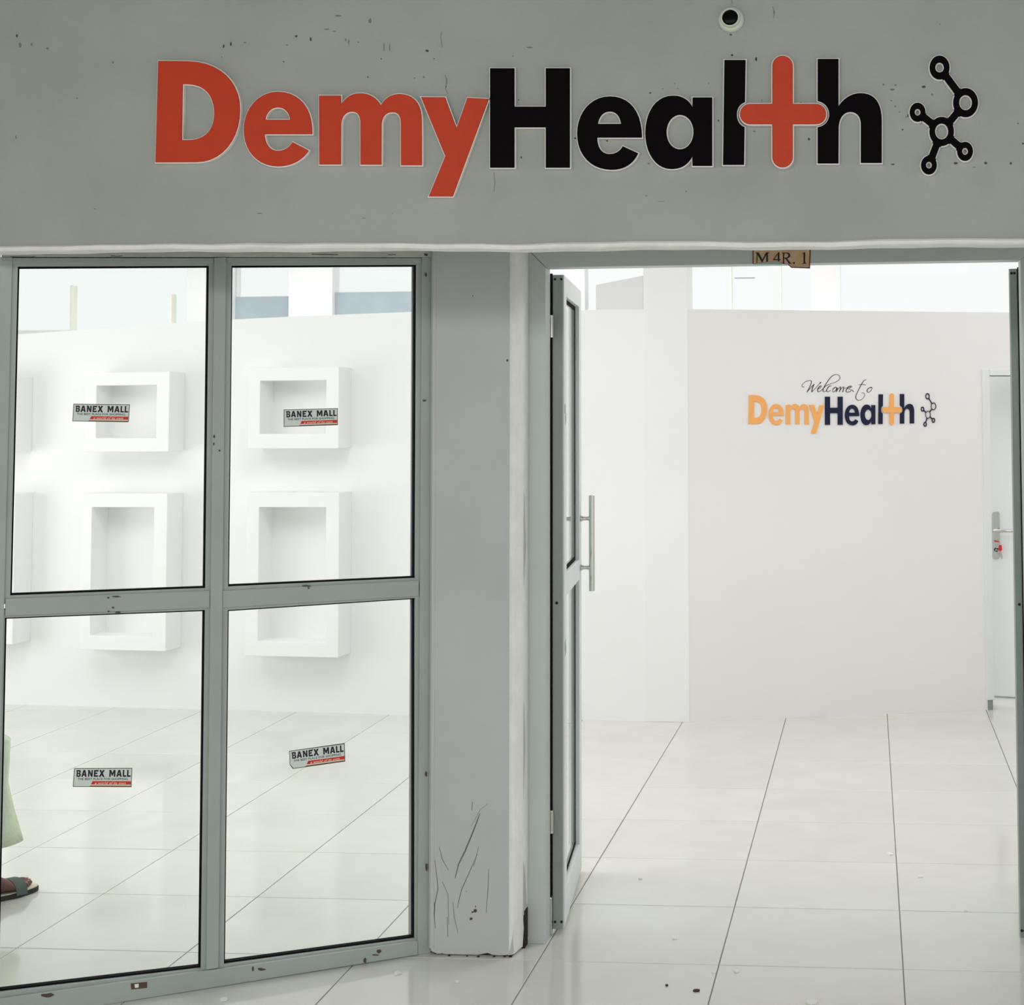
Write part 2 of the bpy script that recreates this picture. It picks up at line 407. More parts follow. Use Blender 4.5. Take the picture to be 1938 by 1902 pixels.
for x, y, rx, ry in ((260, 318, 2.2, 1.8), (702, 800, 3.6, 2.4), (1362, 500, 4, 2.6), (1240, 745, 1.8, 2), (1545, 938, 5, 2.6), (1718, 938, 4, 2.8), (1862, 938, 3, 2.6), (1183, 945, 4, 1.4), (1903, 710, 1.8, 1.6), (1932, 825, 2.4, 1.8), (1270, 665, 1.4, 3.4), (490, 578, 0.9, 1.8)):
    chip(FASC, *Z3(x, y), rx, ry, wall_front)
for x, y, rx, ry in ((1130, 485, 2, 2.4), (1200, 490, 3, 1.8), (1175, 578, 2, 1.8), (1198, 612, 2.4, 2), (1222, 645, 2, 1.6), (1260, 672, 2, 1.2), (1410, 545, 2.2, 3), (430, 578, 1, 2.6), (400, 340, 2, 5), (655, 590, 2, 1.2), (500, 70, 1, 6), (1455, 140, 1.4, 1.4), (1650, 962, 4, 0.8), (1180, 515, 6, 2)):
    chip(FASC, *Z3(x, y), rx, ry, wall_front, 'chip2')
for u, v, rx, ry in ((32, 68, 2.6, 3.6), (1383, 66, 3, 1.8)): chip(FASC, u, v, rx, ry, wall_front)
for u, v, rx, ry in ((38, 86, 3, 6), (60, 84, 2, 3), (90, 92, 3, 3), (214, 118, 2.4, 2.4), (146, 186, 1.8, 2), (30, 260, 1.2, 5), (180, 395, 3, 1), (640, 30, 8, 2), (700, 40, 3, 6), (660, 80, 1.5, 6)):
    chip(FASC, u, v, rx, ry, wall_front, 'chip2')
# hairline cracks
for pts in ([(836, 60), (834, 70), (837, 90)], [(843, 142), (845, 155), (843, 168), (848, 178)], [(1462, 12), (1466, 22), (1464, 34)], [(1385, 0), (1386, 8)], [(935, 326), (937, 345), (935, 362)]):
    b = MB()
    lo = [FASC.pix(u - 0.5, v) for u, v in pts]; hi = [FASC.pix(u + 0.5, v) for u, v in reversed(pts)]
    b.pquad(FASC, lo + hi, -0.002, 0.0005); b.build('hairline_crack', M['chip2'], wall_front)

# ---- lintel above the window and above the door
b = MB(); b.pquad(WIN, [(-0.03, 2.0453), (-0.027, 2.0455), (1.135, 2.0895), (1.16, 2.0895), (1.16, 2.32), (-0.03, 2.32)], -0.14, -0.002)
lint = b.build('window_lintel', M['lintel'], wall_front)
b = MB(); b.box(-1.3, 1.9, 4.746, 4.86, 2.125, 3.12); b.build('door_lintel', M['facade'], wall_front)
b = MB(); b.pbox(WIN, -0.03, 1.16, 2.32, 3.12, -0.14, -0.03); b.box(-6.95, -2.36, 4.055, 4.17, 2.32, 3.12); b.build('upper_wall', M['facade'], wall_front)
# cracks in the cement strip over the window
for pts in ([(20, 486), (60, 486.5), (66, 485)], [(210, 484), (222, 485), (232, 484)], [(590, 481), (640, 482)], [(735, 482), (750, 482)]):
    b = MB(); lo = [WIN.pix(u, v - 0.6) for u, v in pts]; hi = [WIN.pix(u, v + 0.6) for u, v in reversed(pts)]
    b.pquad(WIN, lo + hi, -0.004, -0.0012); b.build('hairline_crack', M['chip'], wall_front)
chip(WIN, 806, 482, 4, 3, wall_front)

# ---- pillar between window and door
ZP = lambda x, y: (780 + x / 4.2075, 1450 + y / 4.2075)
bot = [PIL.pix(*ZP(x, y)) for x, y in ((132, 1437), (150, 1470), (178, 1484), (205, 1495), (240, 1490), (262, 1512), (330, 1502), (400, 1505), (470, 1500), (520, 1507), (600, 1487), (640, 1502), (700, 1507), (740, 1505), (790, 1500))]
sL, sR = 0.012, 0.262
poly = [(sL, 2.32)] + [(max(sL, min(sR, s)), max(z, 0.004)) for s, z in bot] + [(sR, 0.012), (sR, 2.32)]
b = MB(); b.pquad(PIL, poly, -0.20, 0)
pillar = struct(b.build('wall_middle', M['pillar']))
b = MB(); b.pbox(PIL, 0.02, 0.258, 0, 0.1, -0.19, -0.012); b.build('broken_base', M['core'], pillar)
# rubble along the broken foot
for u, v in ((830, 1806), (850, 1809), (884, 1810), (905, 1811), (935, 1811), (955, 1811), (966, 1811)):
    g = ground(u, v); b = MB(); r = random.uniform(0.003, 0.006)
    b.lathe([(0, 0), (r, 0.0005), (r * 0.8, r * 0.6), (0, r * 0.9)], (g.x, g.y, 0), (0, 0, 1), 6); b.build('plaster_crumb', M['core'], pillar)
# rounded white plaster bead on the right-hand corner, broken at its foot
rings = []
for z, dx, dy in ((0.005, -0.010, 0.004), (0.03, -0.007, 0.002), (0.06, -0.004, 0.001), (0.12, -0.002, 0), (0.3, 0.0005, 0), (0.6, -0.001, 0), (0.9, 0.0012, 0), (1.2, -0.0012, 0), (1.5, 0.0008, 0), (1.8, 0, 0), (2.3, 0, 0)):
    fr = 4.70 if z < 0.1 else 4.742
    rings.append([Vector((x, y, z)) for x, y in ((-1.082, 4.70), (-1.080, 4.623), (-1.072 + dx, 4.6205 + dy), (-1.063 + dx, 4.624 + dy), (-1.056 + dx, 4.640), (-1.052 + dx, 4.67), (-1.050 + dx * 0.6, fr), (-1.082, fr))])
b = MB(); b.loft(rings); b.build('plaster_bead', M['bead'], pillar, label='white rounded plaster corner strip, chipped at its foot')
b = MB(); b.box(-1.084, -1.0495, 4.70, 4.7425, 0, 0.11); b.build('broken_base', M['core'], pillar)
b = MB(); b.box(-1.084, -1.0515, 4.69, 4.7425, 0.10, 2.3); b.box(-1.084, -1.0465, 4.7425, 4.80, 0.02, 2.3); b.build('corner_fill', M['pillar'], pillar)
b = MB(); b.box(-1.40, -1.315, 4.672, 4.80, 0.0, 2.3); b.build('window_fill', M['pillar'], pillar)
# left rounded corner strip against the window
b = MB(); b.loft([[Vector((x, y, z)) for x, y in ((-1.322, 4.66), (-1.326, 4.632), (-1.318, 4.622), (-1.308, 4.6225), (-1.306, 4.66))] for z in (0.02, 2.3)])
b.build('plaster_bead', M['pillar'], pillar, smooth=False)
def ribbon(P, pts, w, parent, m, name='scuff_mark', d=0.0006):
    pts = [P.pix(u, v) for u, v in pts]; n = len(pts); lo = []; hi = []
    for i, (s, z) in enumerate(pts):
        a = pts[max(0, i - 1)]; c = pts[min(n - 1, i + 1)]
        dx, dz = c[0] - a[0], c[1] - a[1]; L = math.hypot(dx, dz) or 1
        ww = w * (0.25 + 0.75 * math.sin(math.pi * (i + 0.5) / n)); lo.append((s - dz / L * ww, z + dx / L * ww)); hi.append((s + dz / L * ww, z - dx / L * ww))
    b = MB()
    for i in range(n - 1): b.pquad(P, [lo[i], lo[i + 1], hi[i + 1], hi[i]], -0.002, d)
    return b.build(name, M[m], parent)
for pts, w, m in (([(480, 285), (476, 350)], 0.0010, 'scuff'), ([(540, 375), (517, 440), (470, 560), (420, 680), (370, 780), (343, 890)], 0.0020, 'scuff'),
                  ([(180, 750), (200, 900), (205, 980), (180, 1100), (175, 1180), (185, 1290)], 0.0011, 'scuff'), ([(215, 640), (240, 740), (290, 830)], 0.0008, 'scuff'),
                  ([(520, 700), (440, 880), (395, 980), (370, 1080), (362, 1130)], 0.0010, 'scuff'), ([(610, 820), (605, 960), (590, 1165)], 0.0008, 'scuff'),
                  ([(240, 920), (285, 1020), (292, 1260)], 0.0012, 'scuff2'), ([(325, 1080), (335, 1200), (365, 1330)], 0.0014, 'scuff2'), ([(530, 640), (490, 800)], 0.0010, 'scuff2'),
                  ([(165, 1040), (180, 1120), (180, 1200)], 0.001, 'scuff2'), ([(600, 300), (540, 350), (470, 480)], 0.0008, 'scuff2'), ([(280, 1200), (285, 1360)], 0.0016, 'scuff2')):
    ribbon(PIL, [ZP(*p) for p in pts], w, pillar, m)
for x, y, rx, ry in ((500, 1150, 4, 4.5), (480, 1163, 2.4, 2), (468, 1215, 3.4, 3), (432, 997, 0.9, 0.9), (505, 1118, 1.2, 2)): chip(PIL, *ZP(x, y), rx, ry, pillar)
for u, v, rx, ry in ((960, 682, 2, 3), (806, 520, 2, 3.6), (895, 560, 1.5, 1.5)): chip(PIL, u, v, rx, ry, pillar)

# ---- angled shop window (four panes)
win = struct(root('window_1', WIN.pt(0.55, 0, 0)))
def zh(s): return 2.0215 + (s - 0.014) * 0.0412      # top of the glass
def ztop(s): return 2.0446 + (s + 0.027) * 0.0386     # top of the head rail
LP, ML, MR, RP = 0.006, 0.511, 0.573, 1.116
def member(name, sz, m='frame', front=0.0, back=-0.06, bevel=0.0015):
    b = MB(); b.pquad(WIN, sz, back, front); return b.build(name, M[m], win, bevel=bevel)
member('post', [(-0.034, 0), (LP - 0.020, 0), (LP - 0.010, ztop(-.006)), (-0.034, ztop(-.03))])
member('mullion', [(ML + 0.0125, 0.052), (MR - 0.0165, 0.052), (MR - 0.0165, zh(MR) + 0.022), (ML + 0.0125, zh(ML) + 0.022)], front=0.004)
member('post', [(RP + 0.010, 0), (1.166, 0), (1.166, ztop(1.15)), (RP + 0.014, ztop(1.13))])
member('head_rail', [(-0.006, zh(0) + 0.008), (ML + 0.012, zh(ML) + 0.008), (ML + 0.012, ztop(ML) - 0.0015), (-0.006, ztop(0) - 0.0015)], back=-0.055, front=-0.003)
member('head_rail', [(MR - 0.016, zh(MR) + 0.008), (RP + 0.013, zh(RP) + 0.008), (RP + 0.013, ztop(RP) - 0.0015), (MR - 0.016, ztop(MR) - 0.0015)], back=-0.055, front=-0.003)
member('sill_rail', [(-0.03, 0), (1.125, 0.002), (1.125, 0.042), (MR, 0.049), (ML, 0.051), (-0.03, 0.060)], front=0.006)
member('transom', [(-0.0055, 1.0715), (ML + 0.012, 1.0625), (ML + 0.012, 1.111), (-0.0055, 1.118)], front=-0.001)
member('transom', [(MR - 0.016, 1.060), (RP + 0.0095, 1.062), (RP + 0.0095, 1.109), (MR - 0.016, 1.109)], front=-0.001)
# glazing beads along every pane, then gasket and pane
panes = [(LP, ML, 1.1245, zh, 'l'), (MR, RP, 1.1175, zh, 'r'), (LP, ML, None, None, 'l'), (MR, RP, None, None, 'r')]
quads = {
    'TL': [(LP, 1.125), (ML, 1.118), (ML, zh(ML)), (LP + 0.004, zh(LP))],
    'TR': [(MR, 1.119), (RP, 1.116), (RP, zh(RP)), (MR, zh(MR))],
    'BL': [(LP - 0.014, 0.072), (ML, 0.054), (ML, 1.056), (LP - 0.012, 1.066)],
    'BR': [(MR, 0.055), (RP + 0.004, 0.046), (RP, 1.056), (MR, 1.052)]}
def inset(q, d):
    (a, b_, c, e) = q
    return [(a[0] + d, a[1] + d), (b_[0] - d, b_[1] + d), (c[0] - d, c[1] - d), (e[0] + d, e[1] - d)]
for k, q in quads.items():
    b = MB(); b.pring(WIN, inset(q, -0.022), q, -0.045, -0.008); b.build('glazing_bead', M['frame'], win, bevel=0.001)
    b = MB(); b.pring(WIN, inset(q, -0.002), inset(q, 0.0042), -0.040, -0.020); b.build('gasket', M['gasket'], win)
    b = MB(); b.pquad(WIN, inset(q, 0.0), -0.033, -0.027); b.build('pane', M['glass'], win)
for u, v, rx, ry in ((90, 1882, 12, 5), (478, 1832, 3, 5), (494, 1833, 8, 3), (716, 1799, 5, 4), (690, 1817, 3, 6), (710, 1806, 8, 1.5)): chip(WIN, u, v, rx, ry, win, d=0.0075)
b = MB(); b.pquad(WIN, [WIN.pix(*p) for p in ((247, 1860), (278, 1857), (278, 1868), (248, 1871))], -0.003, 0.0075); b.build('paint_chip', M['chip'], win)
b = MB(); b.pquad(WIN, [WIN.pix(*p) for p in ((254, 1861), (262, 1860), (262, 1867), (255, 1868))], -0.003, 0.0079); b.build('paint_chip', M['bead'], win)
for u, v, rx, ry in ((205, 1131, 2.5, 2), (220, 1129, 10, 1.6), (214, 1150, 3, 1.8), (206, 1157, 3, 1.6), (224, 1159, 7, 1.6), (580, 1109, 9, 1.8), (584, 1113, 3, 2)): chip(WIN, u, v, rx, ry, win, d=0.0006)
for u, v, rx, ry in ((803, 758, 4, 1.8), (405, 826, 2, 4), (415, 853, 2.4, 2), (404, 840, 1.8, 3), (806, 1465, 2, 6), (807, 1640, 2, 8)): chip(WIN, u, v, rx, ry, win, 'chip', d=0.0052)
# wall piece left of the window
b = MB(); b.pbox(WIN, -0.16, -0.0335, 0, 2.32, -0.14, -0.002); b.box(-6.95, -2.45, 4.035, 4.16, 0, 2.32); struct(b.build('wall_left', M['pillar']))

# ---- entrance: aluminium frame
door1 = struct(root('door_1', (-0.27, 4.77, 0)))
JL0, JL1, JR0, JR1, ZH0, ZH1 = -1.0475, -0.9955, 0.4640, 0.5300, 2.0640, 2.1280
zl = lambda z: z
def dpoly(name, xz, y0=4.744, y1=4.815, m='frame2', bevel=0.0012):
    b = MB(); n = len(xz); vs = [(x, y0, z) for x, z in xz] + [(x, y1, z) for x, z in xz]
    b.add(vs, [tuple(range(n)), tuple(range(2 * n - 1, n - 1, -1))] + [(i, (i + 1) % n, n + (i + 1) % n, n + i) for i in range(n)])
    return b.build(name, M[m], door1, bevel=bevel)
dpoly('jamb', [(JL0, 0), (JL1, 0), (JL1, ZH0), (JL0, ZH0 + 0.052)])
dpoly('jamb', [(JR0, 0), (JR1, 0), (JR1, ZH0 + 0.056), (JR0, ZH0 + 0.002)])
dpoly('head_rail', [(JL1 + 0.0016, ZH0), (JR0 - 0.0016, ZH0 + 0.002), (JR1, ZH0 + 0.0575), (JR1, ZH1), (JL0, ZH1), (JL0, ZH0 + 0.054)])
b = MB(); b.box(-0.986, 0.46, 4.78, 4.80, ZH0 - 0.012, ZH0 + 0.001)
b = MB(); b.box(0.53, 1.9, 4.746, 4.86, 0, 2.32); struct(b.build('wall_right', M['facade']))

# ---- swung-open glass leaves
def leaf(name, p, direc, length, th, z0, z1, side, handle):
    """p: near corner of the face that looks into the doorway; side=+1 if that face looks to +x"""
    d = Vector((direc[0], direc[1], 0)).normalized(); nrm = Vector((d.y, -d.x, 0)) * side
    r = struct(root(name, (p[0], p[1], 0)))
    def bx(bmesh_, s0, s1, za, zc, t0, t1):
        P0 = Vector((p[0], p[1], 0))
        q = lambda s, z, t: P0 + d * s - nrm * t + Vector((0, 0, z))
        bmesh_.hexa([q(s0, za, t0), q(s1, za, t0), q(s1, zc, t0), q(s0, zc, t0), q(s0, za, t1), q(s1, za, t1), q(s1, zc, t1), q(s0, zc, t1)])
    def piece(nm, m, *args, bevel=0.001, label=None):
        b = MB(); bx(b, *args); return b.build(nm, M[m], r, bevel=bevel, label=label)
    q = lambda s, z, t: Vector((p[0], p[1], 0)) + d * s - nrm * t + Vector((0, 0, z))
    st = 0.085
    piece('hinge_stile', 'door', 0.002, st, z0, z1, 0, th)
    piece('lock_stile', 'door', length - st, length, z0, z1, 0, th)
    zb_, zm0, zm1, zt = z0 + 0.105, 1.030, 1.098, z1 - 0.062
    piece('bottom_rail', 'door', st, length - st, z0, zb_, 0, th)
    piece('middle_rail', 'door', st, length - st, zm0, zm1, 0, th)
    piece('top_rail', 'door', st, length - st, zt, z1, 0, th)
    piece('edge_channel', 'edge', -0.003, 0.003, z0, z1, 0.002, th - 0.004, bevel=0.0005, label='dark grey-green hinge edge of the leaf')
    piece('edge_lip', 'frame2', -0.0035, 0.004, z0, z1, -0.0005, 0.004, bevel=0.0005)
    piece('edge_seal', 'gasket', -0.004, 0.004, z0 - 0.006, z1 + 0.004, th - 0.002, th + 0.006, bevel=0)
    for za, zc in ((zb_, zm0), (zm1, zt)):
        for s0, s1, a, c in ((st, st + 0.014, za, zc), (length - st - 0.014, length - st, za, zc), (st, length - st, za, za + 0.014), (st, length - st, zc - 0.014, zc)):
            piece('gasket', 'gasket', s0, s1, a, c, th / 2 - 0.005, th / 2 + 0.004, bevel=0)
        piece('pane', 'glass_edge', st + 0.002, length - st - 0.002, za + 0.002, zc - 0.002, th / 2 - 0.004, th / 2 + 0.004, bevel=0)
    for z in (z1 - 0.010, z0 + 0.022):
        for t in ((0.008, th - 0.010) if th > 0.024 else (0.010,)):
            b = MB(); b.lathe([(0, 0), (0.0042, 0), (0.0042, 0.0012), (0, 0.0012)], q(-0.0031, z if z < 1 else z - 0.004, t), -d, 12); b.build('screw_hole', M['dark'], r)
    b = MB(); b.lathe([(0, 0), (0.0045, 0), (0.0045, 0.0012), (0, 0.0012)], q(-0.0031, 1.0165, th * 0.6), -d, 12); b.build('screw_hole', M['dark'], r)
    if handle:
        for sd, t0 in ((1, 0.0), (-1, th)):
            n2 = nrm * sd; base = length - st * 0.5
            c = q(base, 0, t0) + n2 * 0.040
            b = MB(); b.tube([c + Vector((0, 0, 0.985)), c + Vector((0, 0, 1.322))], 0.0105, 20)
            hd = b.build('pull_handle', M['steel'], r, smooth=False, label='tubular steel pull handle')
            md = hd.modifiers.new('bevel', 'BEVEL'); md.width = 0.001; md.limit_method = 'ANGLE'; md.angle_limit = 0.9
            for z in (1.0675, 1.240):
                a0 = q(base, z, t0)
                b = MB(); b.lathe([(0.011, 0), (0.011, 0.004), (0.0075, 0.010), (0.0068, 0.02), (0.0085, 0.030), (0.0085, 0.036)], a0, n2, 16)
                b.build('handle_post', M['steel'], hd, smooth=True)
    return r
dl = leaf('door_2', (-0.9585, 4.850), (-0.100, 0.995), 0.65, 0.038, 0.012, 2.050, 1, True)
dr = leaf('door_3', (0.4395, 4.862), (0.105, 0.9945), 0.66, 0.027, 0.012, 2.050, -1, False)
# hinges
for x, sgn, dr_ in ((-0.9935, -1, dl),):
    for z in (0.345, 1.885):
        b = MB(); b.tube([(x, 4.826, z - 0.035), (x, 4.826, z + 0.035)], 0.0065, 12); b.box(x - 0.014, x + 0.004, 4.82, 4.846, z - 0.03, z + 0.03)
        b.build('hinge', M['steel'], dr_)
b = MB(); b.box(-1.0215, -0.992, 4.817, 4.842, 0.004, 0.115); b.build('pivot_plate', M['steel'], dl, bevel=0.002)
# worn label scraps on the open leaf
LEAFP = Plane((-0.9585, 4.850), (-0.9585 - 0.1, 4.850 + 0.995))
for z, w, hgt in ((1.585, 0.05, 0.06), (0.865, 0.05, 0.07)):
    b = MB()
    for k in range(4):
        y0 = 4.872 + k * 0.010 + random.uniform(-.003, .003); zz = z + random.uniform(-.02, .03)
        x0 = -0.9585 - 0.1005 * (y0 - 4.85) + 0.0008
        b.hexa([(x0 - .001, y0, zz), (x0 - .001, y0 + .004, zz + .004), (x0 - .001, y0 + .004, zz + .03), (x0 - .001, y0, zz + .026), (x0, y0, zz), (x0, y0 + .004, zz + .004), (x0, y0 + .004, zz + .03), (x0, y0, zz + .026)])
    b.build('label_scrap', M['paper'], dl)

# ================================================================== INTERIOR
wb_top = [(0, 2.089), (0.6, 2.118), (1.18, 2.148), (1.8, 2.166), (2.4, 2.177), (3.70, 2.168)]
b = MB(); b.pquad(BACK, [(-2.2, 0), (3.70, 0)] + list(reversed(wb_top)) + [(-2.2, 1.98)], -0.15, 0)
wall_back = struct(b.build('wall_back', M['white']))
# column in the corner of the partition
b = MB(); b.box(-1.186, -0.949, 8.1635, 8.40, 0, 3.12); b.build('column', M['white'], wall_back, bevel=0.002)
# partition with the welcome lettering, with a doorway at its right end
sD0 = WELC.pix(1866, 1000)[0]; zD = WELC.pix(1890, 711)[1]; sEnd = 3.0
b = MB(); b.pquad(WELC, [(0.0, 0), (sD0, 0), (sD0, 2.158), (0.0, 2.166)], -0.14, 0)
wall_welcome = struct(b.build('wall_welcome', M['welcome']))
b = MB(); b.pquad(WELC, [(sD0, zD), (sEnd, zD), (sEnd, 2.15), (sD0, 2.158)], -0.14, 0); b.build('door_header', M['welcome'], wall_welcome)
b = MB(); b.pquad(WELC, [(sD0 + 0.98, 0), (sEnd, 0), (sEnd, zD), (sD0 + 0.98, zD)], -0.14, 0); b.build('side_panel', M['welcome'], wall_welcome)
# white inner door, ajar, in its frame
door4 = struct(root('door_4', WELC.pt(sD0 + 0.5, 0, -0.1)))
zf = WELC.pix(1880, 1324)[1]
b = MB(); b.pbox(WELC, sD0 - 0.012, sD0 + 0.030, zf, zD + 0.035, -0.15, 0.012); b.build('jamb', M['door'], door4, bevel=0.003)
b = MB(); b.pbox(WELC, sD0 + 0.94, sD0 + 0.98, 0, zD + 0.035, -0.15, 0.012); b.build('jamb', M['door'], door4, bevel=0.003)
b = MB(); b.pbox(WELC, sD0 + 0.030, sD0 + 0.94, zD, zD + 0.035, -0.15, 0.012); b.build('head_rail', M['door'], door4, bevel=0.003)
b = MB(); b.pbox(WELC, sD0 - 0.004, sD0 + 0.024, 0, zf, -0.13, 0.004); b.build('jamb_foot', M['edge'], door4, label='grey metal foot of the door jamb')
IN = Plane((0.672, 8.985), (1.48, 8.79))
M['inner_door'] = mat('white_inner_door_paint', (0.92, 0.945, 0.95), 0.4)
b = MB(); b.pbox(IN, 0.0, 0.83, 0.006, zD + 0.06, -0.045, 0); b.build('leaf', M['inner_door'], door4, bevel=0.002)
pl = [IN.pix(*p) for p in ((1879, 969), (1890, 968), (1892, 973), (1893, 1052), (1890, 1058), (1881, 1058), (1878, 1053), (1876, 976))]
b = MB(); b.pquad(IN, pl, -0.001, 0.008); plate = b.build('handle_plate', M['steel'], door4, bevel=0.003)
s, z = IN.pix(1883, 1003)
b = MB(); b.tube([IN.pt(s, z, 0.006), IN.pt(s, z, 0.045), IN.pt(s + 0.012, z, 0.052), IN.pt(s + 0.11, z - 0.001, 0.052), IN.pt(s + 0.118, z - 0.001, 0.046)], 0.0085, 12); b.build('lever', M['steel'], plate, smooth=True)
s, z = IN.pix(1886, 1040)
b = MB(); b.lathe([(0, 0), (0.012, 0), (0.012, 0.012), (0.008, 0.016), (0, 0.016)], IN.pt(s, z, 0.006), IN.n, 16); b.build('key_cylinder', M['dark'], plate)
s1, z1 = IN.pix(1889, 1024)
kr = root('key_bunch', IN.pt(s, z, 0.02)); tag(kr, 'small key with a red tag hanging in the lock of the white inner door', 'key')
b = MB(); b.pquad(IN, [IN.pix(*p) for p in ((1892, 1031), (1897, 1031), (1898, 1040), (1894, 1043), (1891, 1039))], 0.026, 0.031); b.build('red_tag', M['redtag'], kr, label='red plastic key tag')
b = MB(); b.pquad(IN, [IN.pix(*p) for p in ((1882, 1022), (1892, 1024), (1892, 1025.6), (1884, 1025))], 0.008, 0.022); b.build('red_tag', M['redtag'], kr, label='red plastic key tag')
b = MB(); b.pbox(IN, s - 0.002, s + 0.012, z - 0.003, z + 0.003, 0.020, 0.034); b.pquad(IN, [IN.pix(*p) for p in ((1892, 1036), (1895, 1036), (1899, 1054), (1897, 1058))], 0.026, 0.028); b.build('key_blade', M['steel'], kr)
b = MB(); ringp = [IN.pt(s + 0.014 + 0.016 * math.cos(t * 0.5236), z - 0.006 + 0.020 * math.sin(t * 0.5236), 0.029) for t in range(13)]; b.tube(ringp, 0.0012, 6); b.build('key_ring', M['steel'], kr)
# room behind the ajar door
b = MB(); b.box(0.5, 2.4, 10.25, 10.35, 0, 2.2); struct(b.build('wall_inner', M['white']))

# shop side walls, far wall, ceiling
b = MB(); b.box(-6.95, -6.8, 3.2, 10.75, 0, 3.12); struct(b.build('wall_left', M['white']))
b = MB(); b.box(1.9, 2.05, 4.75, 10.75, 0, 3.12); struct(b.build('wall_right', M['white']))
b = MB(); b.box(-6.95, 2.05, 4.0, 10.8, 3.08, 3.16); struct(b.build('ceiling', M['ceil']))
M['bulk'] = mat('grey_bulkhead_paint', (0.54, 0.54, 0.54), 0.8)
FAR = Plane((-8, 10.6), (4, 10.6)); f8 = 8.0
b = MB(); b.box(-6.8, 1.9, 10.6, 10.75, 0, 2.24); b.box(-6.8, 1.9, 10.6, 10.75, 2.86, 3.08)
b.box(-4.80, -4.47, 10.6, 10.75, 2.24, 2.86); b.box(-4.06, -3.745, 10.6, 10.75, 2.24, 2.86); b.box(-3.12, -1.95, 10.6, 10.75, 2.24, 2.86); b.box(-0.385, -0.18, 10.6, 10.75, 2.24, 2.86)
wall_far = struct(b.build('wall_far', M['white']))
b = MB(); b.pquad(FAR, [(f8 - 1.86, 2.2), (f8 - 1.535, 2.2), (f8 - 1.535, 2.565), (f8 - 1.86, 2.505)], 0.0, 0.06); b.build('bulkhead', M['bulk'], wall_far)
M['mull'] = mat('cream_mullion', (0.92, 0.92, 0.80), 0.5)
M['fglass'] = glass_mat('far_window_glass', tint=(0.99, 1, 1), refl=0.12)
def farwin(i, x0, x1, mulls, tint_top=None, tops=(2.86, 2.86)):
    w = struct(root('window_%d' % i, ((x0 + x1) / 2, 10.68, 2.24)))
    for x, zt in zip(mulls, tops):
        b = MB(); b.box(x - 0.006, x + 0.006, 10.62, 10.70, 2.24, zt); b.build('mullion', M['mull'], w)
    edges = [x0] + (list(mulls) if tops[0] > 2.8 else []) + [x1]
    for a, c in zip(edges, edges[1:]):
        if tint_top:
            b = MB(); b.box(a, c, 10.655, 10.665, 2.24, tint_top); b.build('tinted_pane', M['tinted'], w, label='blue-grey tinted pane')
            b = MB(); b.box(a, c, 10.655, 10.665, tint_top, 2.86); b.build('pane', M['fglass'], w)
        else:
            b = MB(); b.box(a, c, 10.655, 10.665, 2.24, 2.86); b.build('pane', M['fglass'], w)
    return w
farwin(2, -6.8, -4.80, (-5.67, -4.93), None, (2.56, 2.49)); farwin(3, -4.47, -4.06, (), 2.465); farwin(4, -3.745, -3.12, (), 2.487)
w5 = farwin(5, -1.95, -0.385, (-0.935, -0.592)); farwin(6, -0.18, 1.9, (1.2,))
b = MB(); b.box(-0.91, -0.77, 10.64, 10.65, 2.545, 2.551); b.build('glazing_bar', M['edge'], w5)

# ---- six box-framed niches on the back wall
NF = 0.165
def niche(name_label, fr, inner):
    """front frame and opening in pixels of the front face: (x0,x1,y0,y1)"""
    (u0, u1, v0, v1), (a0, a1, b0, b1) = fr, inner
    o0 = [BACK.pix(u, v, NF) for u, v in ((u0, v1), (u1, v1), (u1, v0), (u0, v0))]
    s0 = (o0[0][0] + o0[3][0]) / 2; s1 = (o0[1][0] + o0[2][0]) / 2; z0 = (o0[0][1] + o0[1][1]) / 2; z1 = (o0[2][1] + o0[3][1]) / 2
    i0 = [BACK.pix(u, v, NF) for u, v in ((a0, b1), (a1, b1), (a1, b0), (a0, b0))]
    p0 = (i0[0][0] + i0[3][0]) / 2; p1 = (i0[1][0] + i0[2][0]) / 2; q0 = (i0[0][1] + i0[1][1]) / 2; q1 = (i0[2][1] + i0[3][1]) / 2
    r = root('display_niche', BACK.pt((s0 + s1) / 2, z0, 0)); tag(r, name_label, 'niche', 'white box niches on the back wall')
    b = MB(); b.pring(BACK, [(s0, z0), (s1, z0), (s1, z1), (s0, z1)], [(p0, q0), (p1, q0), (p1, q1), (p0, q1)], 0.0, NF)
    b.build('box_frame', M['white'], r, bevel=0.003)
    b = MB(); b.pbox(BACK, p0 - 0.005, p1 + 0.005, q0 - 0.005, q1 + 0.005, 0.0, 0.008); b.build('back_panel', M['white'], r)
niche('small square white niche in the middle of the upper row, behind a sticker', (161, 320, 704, 855), (182, 296, 729, 829))
niche('small square white niche at the right end of the upper row', (470, 641, 695, 849), (492, 617, 720, 821))
niche('tall white niche in the middle of the lower row, crossed by the left transom', (152, 315, 934, 1231), (172, 290, 960, 1204))
niche('tall white niche at the right end of the lower row, crossed by the right transom', (465, 641, 932, 1243), (489, 616, 960, 1215))
niche('small white niche, leftmost of the upper row, mostly hidden by the post', (-140, 27, 712, 856), (-118, 3, 738, 832))
niche('tall white niche, leftmost of the lower row, mostly hidden by the post', (-150, 26, 934, 1218), (-128, 2, 960, 1190))

